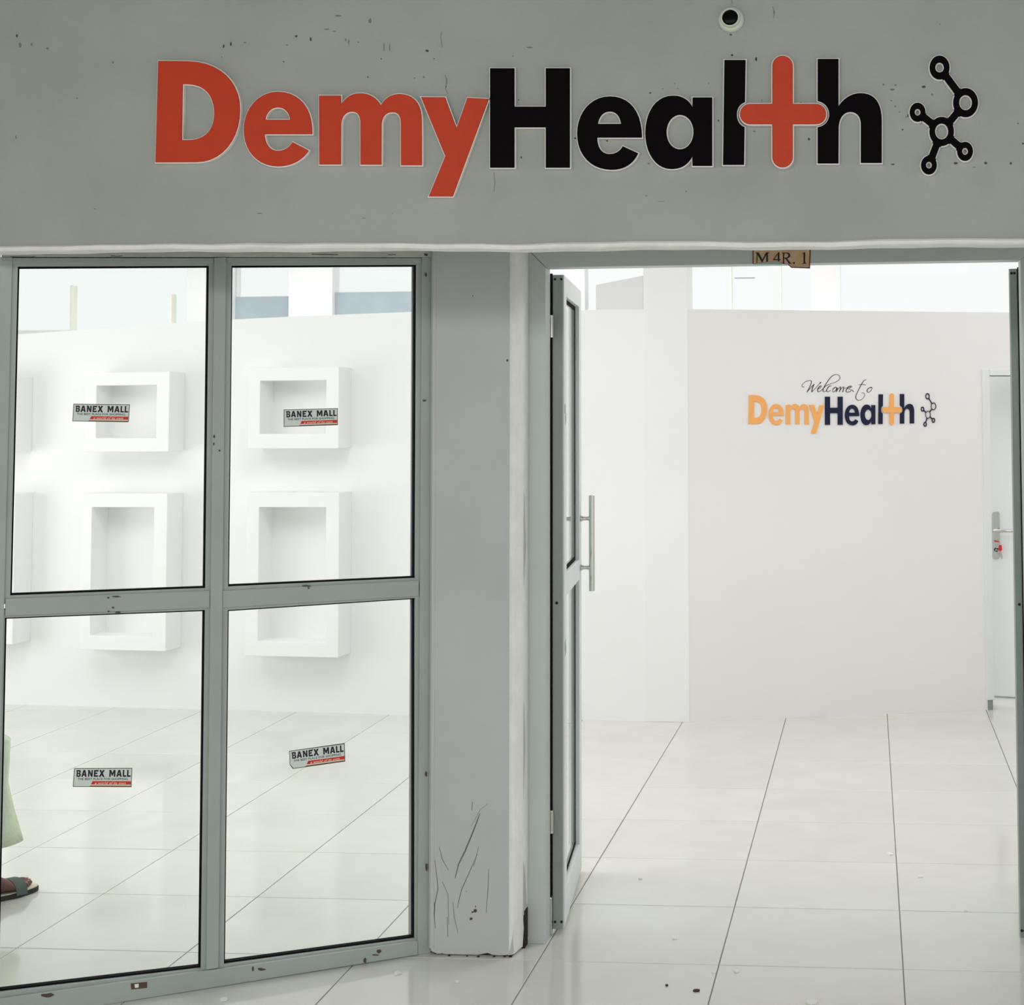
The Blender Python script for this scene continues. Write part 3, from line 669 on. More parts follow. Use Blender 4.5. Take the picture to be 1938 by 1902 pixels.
# ================================================================== SIGNS
def rrbar(x0, x1, y0, y1, horizontal):
    pts = []; 
    if horizontal:
        r = (y1 - y0) / 2; cy = (y0 + y1) / 2
        for k in range(13): a = -math.pi / 2 + math.pi * k / 12; pts.append((x1 - r + r * math.cos(a), cy + r * math.sin(a)))
        for k in range(13): a = math.pi / 2 + math.pi * k / 12; pts.append((x0 + r + r * math.cos(a), cy + r * math.sin(a)))
    return pts
def plus_path():
    x0, x1, y0, y1 = 494, 611, 332, 970; hx0, hx1, hy0, hy1 = 309, 802, 607, 723
    p = []; r = (x1 - x0) / 2; cx = (x0 + x1) / 2; rh = (hy1 - hy0) / 2; cy = (hy0 + hy1) / 2
    arc = lambda ox, oy, rx, ry, a0, a1: [(ox + rx * math.cos(a0 + (a1 - a0) * k / 12), oy + ry * math.sin(a0 + (a1 - a0) * k / 12)) for k in range(13)]
    pi = math.pi
    p += arc(cx, y0 + r, r, r, pi, 2 * pi); p += [(x1, hy0)]
    p += arc(hx1 - rh, cy, rh, rh, -pi / 2, pi / 2); p += [(x1, hy1)]
    p += arc(cx, y1 - r, r, r, 0, pi); p += [(x0, hy1)]
    p += arc(hx0 + rh, cy, rh, rh, pi / 2, 3 * pi / 2); p += [(x0, hy0)]
    return p
LET = [
 ('D', Z1, 'o', [[(152, 188), (310, 190), (475, 192, 577, 300, 577, 440), (577, 600, 480, 716, 350, 716), (137, 717)],
                 [(278, 308), (310, 309), (405, 315, 444, 380, 444, 465), (442, 560, 385, 600, 310, 601), (273, 601)]]),
 ('e', Z1, 'o', [[(954, 570), (958, 430, 885, 349, 776, 349), (672, 349, 598, 440, 598, 548), (598, 658, 668, 738, 775, 738), (845, 738, 905, 705, 936, 655), (852, 612), (832, 645, 808, 657, 775, 657), (735, 657, 708, 625, 705, 570)],
                 [(708, 495), (714, 458, 738, 430, 775, 430), (812, 430, 835, 458, 840, 495)]]),
 ('m', Z1, 'o', [[(991, 369), (1104, 369), (1104, 418), (1130, 375, 1165, 357, 1205, 357), (1260, 357, 1295, 385, 1313, 422), (1335, 380, 1370, 361, 1410, 361), (1485, 361, 1526, 410, 1526, 500), (1527, 732), (1419, 732), (1418, 510), (1418, 475, 1402, 455, 1372, 455), (1338, 455, 1318, 480, 1316, 520), (1315, 729), (1207, 729), (1207, 510), (1206, 472, 1190, 452, 1162, 452), (1128, 452, 1106, 480, 1105, 520), (1104, 728), (992, 728)]]),
 ('y', Z1, 'o', [[(1523, 377), (1648, 378), (1708, 540), (1765, 381), (1876, 386), (1688, 895), (1564, 895), (1650, 685)]]),
 ('H', Z2, 'b', [[(107, 288), (268, 288), (268, 543), (477, 543), (477, 288), (636, 288), (636, 948), (477, 948), (477, 680), (268, 680), (268, 948), (107, 948)]]),
 ('e', Z2, 'b', [[(1115, 748), (1115, 580, 1040, 475, 903, 475), (770, 475, 685, 590, 685, 722), (685, 865, 775, 962, 915, 962), (1000, 962, 1060, 920, 1090, 853), (988, 806), (970, 840, 940, 858, 900, 858), (850, 858, 818, 815, 818, 748)],
                 [(822, 658), (830, 610, 855, 575, 903, 575), (945, 575, 970, 610, 977, 658)]]),
 ('a', Z2, 'b', [[(1452, 482), (1582, 482), (1582, 936), (1452, 936), (1450, 872), (1425, 925, 1380, 957, 1310, 957), (1205, 957, 1138, 850, 1138, 720), (1138, 575, 1210, 470, 1322, 470), (1385, 470, 1430, 500, 1452, 547)], ell(1368, 712, 90, 115)]),
 ('l', Z3, 'b', [[(219, 353), (340, 353), (336, 594), (304, 604, 290, 633, 290, 664), (290, 697, 304, 726, 334, 737), (331, 953), (211, 953)]]),
 ('t', Z3, 'o', [plus_path()]),
 ('h', Z3, 'b', [[(753, 347), (872, 347), (872, 618), (905, 568, 950, 543, 1000, 543), (1080, 543, 1120, 600, 1120, 700), (1120, 942), (1000, 942), (1000, 720), (1000, 675, 975, 650, 940, 650), (898, 650, 875, 690, 873, 740), (872, 945), (753, 945), (753, 738), (796, 732, 819, 700, 819, 664), (819, 628, 796, 596, 753, 587)]]),
]
NODES = [(1451, 396, 57, 68, 25, 29), (1600, 597, 71, 83, 37, 44), (1463, 762, 70, 83, 38, 46), (1325, 652, 45, 54, 17, 20), (1597, 876, 45, 54, 17, 21), (1390, 955, 45, 53, 17, 20)]
BARS = [(0, 1), (1, 2), (2, 3), (2, 4), (2, 5)]
DESC = {0: ('orange capital letter D', 'first letter of the large sign'), 1: ('orange small letter e', 'between the large orange D and m'), 2: ('orange small letter m', 'third letter of the large sign'),
        3: ('orange small letter y', 'its tail dipping below the large sign'), 4: ('black capital letter H', 'after the large orange y'), 5: ('black small letter e', 'between the large black H and a'),
        6: ('black small letter a', 'in the middle of the large black word'), 7: ('black small letter l', 'left of the large orange plus'), 8: ('orange plus shaped letter t', 'overlapping black letters of the large sign'), 9: ('black small letter h', 'last letter of the large sign')}
def node_loops(mp, grow, hole_scale=1.0, bar_w=20.0, shrink=1.0):
    """rings and bars as separate closed loops"""
    rings = []; bars = []
    for x, y, rx, ry, hx, hy in NODES:
        rings.append([[mp(*p) for p in ell(x, y, rx * shrink + grow, ry * shrink + grow)], [mp(*p) for p in ell(x, y, max(2, hx * hole_scale - grow), max(2, hy * hole_scale - grow))]])
    for i, j in BARS:
        a, c = NODES[i], NODES[j]; dx, dy = c[0] - a[0], c[1] - a[1]; L = math.hypot(dx, dy); ux, uy = dx / L, dy / L
        def rad(nd):
            o = 1 / math.hypot(ux / (nd[2] * shrink), uy / (nd[3] * shrink)); hl = 1 / math.hypot(ux / (nd[4] * hole_scale), uy / (nd[5] * hole_scale)); return (o * 0.55 + hl * 0.45)
        ra, rc = rad(a), rad(c); w = bar_w + grow
        x0, y0, x1, y1 = a[0] + ux * ra, a[1] + uy * ra, c[0] - ux * rc, c[1] - uy * rc
        bars.append([[mp(x0 - uy * w, y0 + ux * w), mp(x1 - uy * w, y1 + ux * w), mp(x1 + uy * w, y1 - ux * w), mp(x0 + uy * w, y0 - ux * w)]])
    return rings + bars
def join(meshes):
    bm = bmesh.new()
    for me in meshes: bm.from_mesh(me)
    out = bpy.data.meshes.new('emblem'); bm.to_mesh(out); bm.free(); return out
GB = 'raised letters of the large sign above the entrance'
for i, (ch, Z, c, paths) in enumerate(LET):
    loops = []
    for p in paths:
        loops.append([FASC.pix(*Z(x, y)) for x, y in flat(p)])
    up = 0.006 if i == 8 else 0.0
    cx = sum(s for s, z in loops[0]) / len(loops[0]); cz = min(z for s, z in loops[0])
    r = root('sign_letter', FASC.pt(cx, cz, 0)); tag(r, '%s, %s on the fascia wall' % DESC[i], 'sign letter', GB)
    link('backing', outline_mesh(loops, FASC, 0.0002, 0.013 + up, grow=0.0028), M['rim'], r)['label'] = 'white acrylic backing edge'
    link('face', outline_mesh(loops, FASC, 0.010 + up, 0.018 + up, bevel=0.0012), M['orange'] if c == 'o' else M['black'], r)
mpB = lambda x, y: FASC.pix(*Z3(x, y))
r = root('sign_emblem', FASC.pt(*mpB(1463, 762), 0)); tag(r, 'large black emblem of six linked rings right of the sign on the fascia wall', 'sign emblem')
link('backing', join([outline_mesh(l, FASC, 0.0002, 0.012, grow=0.0) for l in node_loops(mpB, 7)]), M['rim'], r)['label'] = 'white acrylic backing edge'
link('face', join([outline_mesh(l, FASC, 0.010, 0.017 + 0.0002 * k) for k, l in enumerate(node_loops(mpB, 0))]), M['black'], r)
# small version on the welcome wall
def small(Z):
    def f(x, y):
        u, v = Z(x, y); return WELC.pix(1415.5 + (u - 299) * 0.2297, 750.3 + (v - 131.7) * 0.2885 + (1.0 if u < 620 else 0))
    return f
DS = {0: ('small peach capital letter D', 'first of the welcome lettering'), 1: ('small peach letter e', 'between peach D and m'), 2: ('small peach letter m', 'left of the peach y'), 3: ('small peach letter y', 'with its tail below the line'),
      4: ('small navy capital letter H', 'right of the peach y'), 5: ('small navy letter e', 'between navy H and a'), 6: ('small navy letter a', 'left of the navy l'), 7: ('small navy letter l', 'left of the peach plus'), 8: ('small peach plus shaped letter t', 'between navy l and h'), 9: ('small navy letter h', 'last of the welcome lettering')}
for i, (ch, Z, c, paths) in enumerate(LET):
    mp = small(Z); loops = [[mp(x, y) for x, y in flat(p, 7)] for p in paths]
    up = 0.004 if i == 8 else 0
    me = outline_mesh(loops, WELC, 0.0003, 0.006 + up, grow=-0.0012 if i != 3 else -0.0006)
    o = link('wall_letter', me, M['peach'] if c == 'o' else M['navy']); tag(o, '%s, %s on the inner white wall' % DS[i], 'wall letter', 'small letters on the welcome wall')
o = link('wall_emblem', join([outline_mesh(l, WELC, 0.0003, 0.005 + 0.0002 * k) for k, l in enumerate(node_loops(small(Z3), 0, 1.42, 10, 0.92))]), M['navy'])
tag(o, 'small navy emblem of six linked rings right of the welcome lettering', 'wall emblem')
# handwritten words
def zs(x, y): return (1400 + x / 4.845, 690 + y / 4.845)
def smooth_pts(p, n=6):
    out = []
    for i in range(len(p) - 1):
        p0 = p[max(0, i - 1)]; p1 = p[i]; p2 = p[i + 1]; p3 = p[min(len(p) - 1, i + 2)]
        for k in range(n):
            t = k / n
            out.append(tuple(0.5 * ((2 * b) + (-a + c) * t + (2 * a - 5 * b + 4 * c - d) * t * t + (-a + 3 * b - 3 * c + d) * t**3) for a, b, c, d in zip(p0, p1, p2, p3)))
    out.append(p[-1]); return out
def script(strokes, name, label):
    b = MB()
    for st, w in strokes:
        pts = [WELC.pix(*zs(*p)) for p in smooth_pts(st)]; n = len(pts); L = []; R = []
        for i, (s, z) in enumerate(pts):
            a = pts[max(0, i - 1)]; c = pts[min(n - 1, i + 1)]; dx, dz = c[0] - a[0], c[1] - a[1]; l = math.hypot(dx, dz) or 1
            ww = w * (0.7 + 0.45 * max(0, -dz / l)); L.append((s - dz / l * ww, z + dx / l * ww)); R.append((s + dz / l * ww, z - dx / l * ww))
        for i in range(n - 1): b.pquad(WELC, [L[i], L[i + 1], R[i + 1], R[i]], 0.0002, 0.0016)
    o = b.build(name, M['ink']); tag(o, label, 'wall lettering'); return o
K = 0.0016
script([([(592, 207), (574, 202), (572, 186), (600, 158), (640, 146), (657, 155), (648, 190), (616, 254)], K), ([(616, 254), (650, 212), (682, 178)], K), ([(682, 178), (664, 222), (660, 252)], K * 1.3), ([(660, 252), (705, 205), (742, 160), (738, 175)], K * 0.9),
        ([(714, 226), (738, 212), (748, 196), (734, 198), (714, 228), (720, 250), (745, 240)], K * 1.2), ([(745, 240), (800, 190), (880, 160), (917, 130), (908, 97), (872, 92), (835, 115), (795, 170), (765, 225), (768, 250), (790, 240)], K),
        ([(838, 195), (818, 200), (797, 232), (806, 250), (832, 236)], K * 1.2), ([(850, 226), (878, 206), (888, 220), (870, 246), (854, 250), (856, 226), (880, 207)], K), ([(896, 212), (884, 252)], K * 1.2), ([(888, 243), (918, 206), (924, 216), (912, 252)], K * 1.2), ([(912, 245), (945, 206), (954, 217), (942, 252)], K * 1.2),
        ([(975, 226), (1012, 212), (1022, 196), (996, 204), (974, 240), (988, 253), (1024, 240)], K * 1.2), ([(960, 217), (1000, 208), (1034, 204)], K * 0.9), ([(1000, 226), (1030, 234), (1044, 250)], K * 0.9)],
       'script_lettering', 'thin black handwritten word Welcome above the navy letter H')
script([([(1160, 138), (1135, 150), (1100, 210), (1065, 285), (1068, 315), (1090, 328), (1120, 318), (1145, 285), (1140, 264), (1120, 258)], K), ([(1093, 184), (1122, 182), (1156, 186)], K), ([(1210, 212), (1182, 216), (1166, 240), (1180, 255), (1204, 236), (1213, 212), (1196, 206)], K * 1.1)],
       'script_lettering', 'thin black handwritten word to, its long t reaching the navy letters')

GLY = {
 'B': (9, [(0, 10), (7, 10), (8.6, 8.8), (8.6, 6.6), (7.4, 5.4), (9, 4.2), (9, 1.4), (7.4, 0), (1, 0), (1, 8), (0, 9)], [(3.4, 8), (5.8, 8), (5.8, 6), (3.4, 6)], [(3.4, 4.2), (6, 4.2), (6, 1.9), (3.4, 1.9)]),
 'A': (10.5, [(0, 0), (3.4, 10), (2.4, 10), (2.4, 10), (7.2, 10), (10.5, 0), (7.2, 0), (6.6, 2), (3.8, 2), (3.2, 0)], [(4.4, 4), (6.1, 4), (5.3, 7)]),
 'N': (10.5, [(1, 0), (1, 8), (0, 10), (4, 10), (7.2, 4.6), (7.2, 10), (10, 10), (10, 0), (7, 0), (3.8, 5.6), (3.8, 0)]),
 'E': (9, [(0.6, 0), (0.6, 10), (8, 10), (9, 12), (9, 7.6), (3.4, 7.6), (3.4, 6.2), (7.2, 6.2), (7.2, 4), (3.4, 4), (3.4, 2.3), (9, 2.3), (9, 0)]),
 'X': (11, [(0, 0), (3.6, 5.2), (0.4, 10), (4.2, 10), (5.6, 7.4), (7.2, 10), (11, 10), (7.6, 5.2), (11.4, -0.6), (7.4, 0), (5.6, 2.8), (3.8, 0)]),
 'M': (13, [(0.8, 0), (0.8, 8), (0, 10), (4.2, 10), (6.5, 5.4), (8.8, 10), (12.4, 10), (12.4, 0), (9.4, 0), (9.4, 5.6), (7.2, 1.4), (5.8, 1.4), (3.6, 5.6), (3.6, 0)]),
 'L': (7, [(0.2, 10), (3.4, 10), (3.4, 2.2), (7.6, 2.2), (7.6, 0), (0.6, 0), (0.6, 8)]),
}
# ---- four stickers on the window panes (outside of the glass)
def sticker(corners, label, extra=None):
    P = WIN; D = -0.0262
    c = [P.pix(*p) for p in corners]
    r = root('sticker', P.pt(sum(s for s, z in c) / 4, min(z for s, z in c), D)); tag(r, label, 'sticker', 'small stickers on the shop window')
    poly = extra or corners
    b = MB(); b.pquad(P, [P.pix(*p) for p in poly], D - 0.0005, D); b.build('border', M['stick_edge'], r, label='dark olive border')
    cu = sum(p[0] for p in poly) / len(poly); cv = sum(p[1] for p in poly) / len(poly)
    b = MB(); b.pquad(P, [P.pix(cu + (u - cu) * 0.976, cv + (v - cv) * 0.925) for u, v in poly], D - 0.0005, D + 0.0003); b.build('face', M['stick'], r)
    sub = lambda a0, a1, b0, b1: [bil(corners, a, b_) for a, b_ in ((a0, b0), (a1, b0), (a1, b1), (a0, b1))]
    gm = []; x = 0.0; tot = sum(GLY[c_][0] if c_ != ' ' else 6.0 for c_ in 'BANEX MALL') + 9 * 1.1
    for c_ in 'BANEX MALL':
        if c_ != ' ':
            for lp in GLY[c_][1:2]:
                gm.append([[bil(sub(0.04, 0.97, 0.10, 0.46), (x + gx) / tot, 1 - gy / 10, P) for gx, gy in l_] for l_ in GLY[c_][1:]])
        x += (GLY[c_][0] if c_ != ' ' else 6.0) + 1.1
    link('headline', join([outline_mesh(g_, P, D + 0.0001, D + 0.0006) for g_ in gm]), M['stick_txt'], r)['label'] = 'dark purple lettering'
    link('tagline', text_mesh('THE BEST PLACE FOR SHOPPING.', sub(0.07, 0.94, 0.515, 0.635), P, D + 0.0006, bold=0.02), M['stick_tag'], r)['label'] = 'small grey-green lettering'
    b = MB(); b.pquad(P, [bil(corners, a, b_, P) for a, b_ in ((0.33, 0.69), (0.985, 0.69), (0.985, 0.865), (0.305, 0.865))], D - 0.0003, D + 0.0006); b.build('red_band', M['stick_red'], r, label='red slanted band')
    link('band_lettering', text_mesh('a world of its own', sub(0.37, 0.90, 0.72, 0.85), P, D + 0.0009, bold=0.015, shear=0.3), M['stick_cream'], r)['label'] = 'cream lettering'
    b = MB(); b.pquad(P, [bil(corners, a, b_, P) for a, b_ in ((0.30, 0.93), (0.985, 0.93), (0.985, 0.985), (0.26, 0.985))], D - 0.0003, D + 0.0005); b.build('brown_strip', M['stick_brown'], r, label='brown strip along the lower edge')
sticker([(140, 764), (247.5, 765.2), (245, 799), (137.8, 797.4)], 'silver and red sticker on the upper left pane, in front of the middle upper niche')
sticker([(540, 775), (643, 772.4), (643, 804.6), (540, 808)], 'silver and red sticker on the upper right pane')
sticker([(141.3, 1457.5), (252, 1457), (250.5, 1493.5), (138.7, 1493)], 'silver and red sticker stuck level on the lower left pane')
sticker([(550.3, 1424.4), (655.8, 1409.4), (657, 1444.6), (552, 1459)], 'silver and red sticker stuck at a slant on the lower right pane', [(550.3, 1424.4), (655.8, 1409.4), (657, 1444.6), (557.5, 1458.6), (551.5, 1451.5)])

# ---- room-number plate on the door head
ZQ = lambda x, y: (1400 + x / 12.11, 450 + y / 12.11)
q = lambda pts: [DOORP.pix(*ZQ(x, y)) for x, y in pts]
r = root('number_plate', DOORP.pt(*DOORP.pix(1479, 500), 0.001)); tag(r, 'tan number plate with a torn lower edge on the door head rail', 'number plate')
outer = [(295, 222), (1630, 215), (1612, 705), (1180, 690), (1100, 610), (1000, 600), (900, 545), (820, 540), (640, 548), (470, 575), (295, 602)]
link('border', outline_mesh([q(outer)], DOORP, 0.0003, 0.002), M['plaq_edge'], r)['label'] = 'red-brown border'
link('face', outline_mesh([q([(322, 248), (1602, 242), (1586, 680), (1188, 668), (1112, 600), (1005, 590), (905, 541), (640, 544), (470, 570), (318, 594)])], DOORP, 0.0003, 0.0026), M['plaq'], r)
link('torn_backing', outline_mesh([q([(300, 604), (470, 576), (640, 550), (820, 542), (905, 548), (1000, 602), (930, 616), (850, 612), (330, 614)])], DOORP, 0.0003, 0.0016), M['paper'], r)['label'] = 'pale torn paper backing'
G = [[[(365, 340), (437, 340), (522, 500), (602, 340), (675, 340), (675, 352), (648, 362), (648, 550), (608, 555), (608, 400), (520, 566), (505, 566), (412, 400), (406, 572), (385, 575), (392, 362), (365, 352)]],
     [[(886, 335), (912, 335), (912, 492), (940, 492), (940, 517), (912, 517), (912, 545), (874, 538), (874, 517), (765, 517), (765, 498)], [(872, 385), (872, 492), (795, 492)]],
     [[(970, 340), (1080, 340), (1145, 342, 1163, 380, 1160, 410), (1155, 450, 1120, 470, 1088, 473), (1150, 560), (1165, 578, 1180, 582, 1190, 584), (1190, 596), (1125, 596), (1045, 480), (1022, 480), (1022, 575), (1032, 592), (985, 590), (990, 575), (990, 362), (970, 352)],
      [(1022, 360), (1070, 360), (1110, 365, 1116, 390, 1112, 412), (1105, 445, 1080, 457, 1022, 457)]],
     [ell(1245, 580, 25, 22, 14)],
     [[(1430, 362), (1490, 335), (1502, 335), (1502, 575), (1525, 585), (1525, 597), (1430, 597), (1430, 585), (1462, 575), (1462, 372)]]]
for gl in G:
    link('character', outline_mesh([q(flat(p, 6)) for p in gl], DOORP, 0.001, 0.0031), M['ink'], r)['label'] = 'black serif character'

# ---- surveillance camera on the fascia
s, z = FASC.pix(1384, 38); c0 = FASC.pt(s, z, 0)
r = root('surveillance_camera', c0); tag(r, 'small round white surveillance camera with a black lens high on the fascia wall', 'camera')
b = MB(); b.lathe([(0, 0), (0.033, 0), (0.033, 0.006), (0.030, 0.012), (0.026, 0.014), (0, 0.014)], c0, (0, -1, 0), 40); b.build('base_ring', M['camw'], r, smooth=False, bevel=0.001)
ax = Vector((-0.01, -1, 0.05)).normalized(); c1 = c0 + Vector((-0.001, -0.008, 0.0005))
b = MB(); b.lathe([(0.0235, 0), (0.0250, 0.004), (0.0250, 0.013), (0.0236, 0.016), (0.0206, 0.016), (0.0198, 0.011), (0, 0.011)], c1, ax, 40); b.build('housing', M['camw'], r, smooth=False)
b = MB(); b.lathe([(0, 0.005), (0.0200, 0.005), (0.0200, 0.0125), (0.015, 0.0145), (0.006, 0.0155), (0, 0.0156)], c1, ax, 40); b.build('lens', M['lens'], r, smooth=True, label='black lens')

# ================================================================== PERSON behind the left pane
def person():
    D = Vector((0.60, 0.80, 0)).normalized(); S = Vector((D.y, -D.x, 0))      # walking direction, right-hand side
    toe = ground(70, 1684); heel = toe - D * 0.265
    O = heel + D * 0.06                                                        # under the front ankle
    r = root('person', O); tag(r, 'person in pale green trousers and dark sandals walking behind the lower left pane', 'person')
    loc = lambda f, s, z: O + D * f + S * s + Vector((0, 0, z))
    hip = loc(-0.30, 0.09, 0.90); hipL = loc(-0.30, -0.17, 0.90); pel = loc(-0.30, -0.04, 0.97)
    knee = loc(-0.012, 0.027, 0.505); ank = loc(0.0, 0, 0.095)
    kneeL = loc(-0.36, -0.16, 0.49); ankL = loc(-0.66, -0.17, 0.16)
    # body by skin modifier
    V = []; E = []; R = []
    def chain(pts, rad, start=None):
        p = start
        for q_, rr in zip(pts, rad):
            V.append(tuple(q_)); R.append(rr); k = len(V) - 1
            if p is not None: E.append((p, k))
            p = k
        return p
    pv = chain([pel], [0.125]); chest = chain([loc(-0.28, -0.04, 1.12), loc(-0.27, -0.04, 1.30), loc(-0.27, -0.04, 1.42)], [0.12, 0.135, 0.12], pv)
    nk = chain([loc(-0.265, -0.04, 1.50), loc(-0.25, -0.04, 1.57)], [0.062, 0.055], chest)
    chain([loc(-0.235, -0.04, 1.63), loc(-0.235, -0.04, 1.69), loc(-0.245, -0.04, 1.755)], [0.075, 0.088, 0.068], nk)
    chain([hip, knee, loc(-0.03, 0.01, 0.36), ank], [0.088, 0.058, 0.056, 0.036], pv)
    chain([hipL, kneeL, loc(-0.48, -0.17, 0.36), ankL], [0.088, 0.058, 0.056, 0.036], pv)
    hands = []
    for sg, fw in ((1, -0.12), (-1, 0.16)):
        sh = loc(-0.27, -0.04 + sg * 0.175, 1.42); el = loc(-0.29 + fw * 0.7, -0.04 + sg * 0.23, 1.14); wr = loc(-0.27 + fw * 1.9, -0.04 + sg * 0.22, 0.92)
        chain([sh, el, wr], [0.052, 0.040, 0.026], chest)
        d = (wr - el).normalized(); hands.append((wr, d, sg))
    def skin(name, V, E, R, m, par, sub=2):
        me = bpy.data.meshes.new(name); me.from_pydata(V, E, []); o = link(name, me, m, par)
        sm = o.modifiers.new('skin', 'SKIN'); sm.use_smooth_shade = True
        for i, rr in enumerate(R): me.skin_vertices[0].data[i].radius = (rr, rr) if not isinstance(rr, tuple) else rr
        me.skin_vertices[0].data[0].use_root = True
        sb = o.modifiers.new('sub', 'SUBSURF'); sb.levels = sub; sb.render_levels = sub
        return o
    skin('body', V, E, R, M['skin'], r)
    for wr, d, sg in hands:
        side = D; inn = -S * sg
        V = [tuple(wr), tuple(wr + d * 0.045), tuple(wr + d * 0.085)]; E = [(0, 1), (1, 2)]; R = [(0.026, 0.02), (0.038, 0.016), (0.038, 0.014)]
        for k, (off, ln) in enumerate(((0.030, 0.072), (0.010, 0.080), (-0.010, 0.074), (-0.030, 0.058))):
            b0 = wr + d * 0.088 + side * off; i0 = len(V)
            V += [tuple(b0), tuple(b0 + d * ln * 0.5 + inn * 0.008), tuple(b0 + d * ln * 0.95 + inn * 0.026)]; R += [0.009, 0.0085, 0.007]; E += [(2, i0), (i0, i0 + 1), (i0 + 1, i0 + 2)]
        i0 = len(V); b0 = wr + d * 0.04 + side * 0.038
        V += [tuple(b0), tuple(b0 + d * 0.03 + side * 0.016 + inn * 0.008), tuple(b0 + d * 0.058 + side * 0.016 + inn * 0.02)]; R += [0.011, 0.0095, 0.008]; E += [(1, i0), (i0, i0 + 1), (i0 + 1, i0 + 2)]
        skin('hand', V, E, R, M['skin'], r)
    # head details
    hc = loc(-0.235, -0.04, 1.685)
    b = MB(); rings = []
    for k in range(7):
        a = math.pi / 2 * k / 6; zz = 0.03 + 0.078 * math.sin(a); rr = 0.094 * math.cos(a) + 0.002
        rings.append([hc + Vector((0, 0, zz)) - D * 0.012 + D * rr * math.cos(t * math.pi / 10) + S * rr * 0.86 * math.sin(t * math.pi / 10) for t in range(20)])
    b.loft(rings); b.build('hair', M['hair'], r, smooth=True)
    b = MB(); b.tube([hc + D * 0.082 + Vector((0, 0, 0.015)), hc + D * 0.098 + Vector((0, 0, -0.015)), hc + D * 0.092 + Vector((0, 0, -0.028))], [0.007, 0.014, 0.013], 8); b.build('nose', M['skin'], r, smooth=True)
    b = MB(); b.tube([hc + D * 0.076 + S * 0.024 + Vector((0, 0, -0.055)), hc + D * 0.084 + Vector((0, 0, -0.053)), hc + D * 0.076 - S * 0.024 + Vector((0, 0, -0.055))], [0.004, 0.008, 0.004], 8); b.build('mouth', M['nail'], r, smooth=True)
    for sg in (1, -1):
        b = MB(); b.lathe([(0, 0), (0.010, 0.002), (0.010, 0.006), (0, 0.009)], hc + D * 0.078 + S * sg * 0.032 + Vector((0, 0, 0.012)), D, 12); b.build('eye', M['insole'], r, smooth=True)
        b = MB(); b.tube([hc + S * sg * 0.080 + Vector((0, 0, 0.025)), hc + S * sg * 0.090 - D * 0.01 + Vector((0, 0, 0.0)), hc + S * sg * 0.080 + Vector((0, 0, -0.03))], [0.009, 0.014, 0.007], 8); b.build('ear', M['skin'], r, smooth=True)
    # clothes: wide trousers, long tunic
    def sleeve(name, cs, radii, n=40, fold=0.05, seed=0, cap=False, off=None):
        rings = []
        for i, (c_, (ra, rb)) in enumerate(zip(cs, radii)):
            ring = []
            for k in range(n):
                t = 2 * math.pi * k / n
                w = 1 + fold * math.sin(5 * t + seed + i * 0.35) * min(1, i / 3 + 0.3) + fold * 0.5 * math.sin(9 * t + 2 * seed - i * 0.6)
                z_ = 0.0 if off is None or i < len(cs) - 1 else off * math.cos(t)
                ring.append(Vector(c_) + D * ra * w * math.cos(t) + S * rb * w * math.sin(t) + Vector((0, 0, z_)))
            rings.append(ring)
        b = MB(); b.loft(rings, cap); o = b.build(name, M['cloth'], r, smooth=True)
        so = o.modifiers.new('solid', 'SOLIDIFY'); so.thickness = 0.003; so.offset = 1
        return o
    L = lambda a, c_, t: a + (c_ - a) * t
    fa = ank + Vector((0, 0, 0.10)) + D * 0.012
    cs = [pel + Vector((0, 0, .02)) + S * 0.02, L(pel + S * 0.02, knee, 0.3) + S * .05, L(hip, knee, 0.6), L(hip, knee, 0.85), knee + D * 0.012 + Vector((0, 0, 0.03)), knee + D * 0.012 - Vector((0, 0, .04)), L(knee, fa, 0.35), L(knee, fa, 0.65), L(knee, fa, 0.85), fa]
    sleeve('trouser_leg', cs, [(0.15, 0.14), (0.135, 0.12), (0.115, 0.11), (0.10, 0.095), (0.086, 0.09), (0.084, 0.09), (0.088, 0.092), (0.104, 0.10), (0.118, 0.11), (0.128, 0.118)], seed=1.0, fold=0.035)
    fb = L(kneeL, ankL, 0.82)
    cs = [pel + Vector((0, 0, .02)) - S * 0.02, L(hipL, kneeL, 0.4), L(hipL, kneeL, 0.8), kneeL, L(kneeL, fb, 0.5), fb]
    sleeve('trouser_leg', cs, [(0.15, 0.14), (0.125, 0.115), (0.105, 0.10), (0.095, 0.095), (0.11, 0.10), (0.125, 0.115)], seed=2.2)
    cs = [loc(-0.262, -0.04, 1.52), loc(-0.27, -0.04, 1.47), loc(-0.27, -0.04, 1.40), loc(-0.28, -0.04, 1.2), pel + Vector((0, 0, 0.05)), loc(-0.30, -0.04, 0.8), loc(-0.31, -0.04, 0.66)]
    sleeve('tunic', cs, [(0.062, 0.066), (0.09, 0.15), (0.135, 0.205), (0.14, 0.185), (0.15, 0.19), (0.18, 0.21), (0.2, 0.23)], seed=0.4, fold=0.03)
    for wr, d, sg in hands:
        sh = loc(-0.27, -0.04 + sg * 0.165, 1.43); el = wr - d * 0.25
        b = MB(); b.tube([sh, L(sh, el, 0.5), el, L(el, wr, 0.5), L(el, wr, 0.9)], [0.075, 0.068, 0.058, 0.052, 0.050], 24, cap=False); o = b.build('sleeve', M['cloth'], r, smooth=True)
        so = o.modifiers.new('solid', 'SOLIDIFY'); so.thickness = 0.003
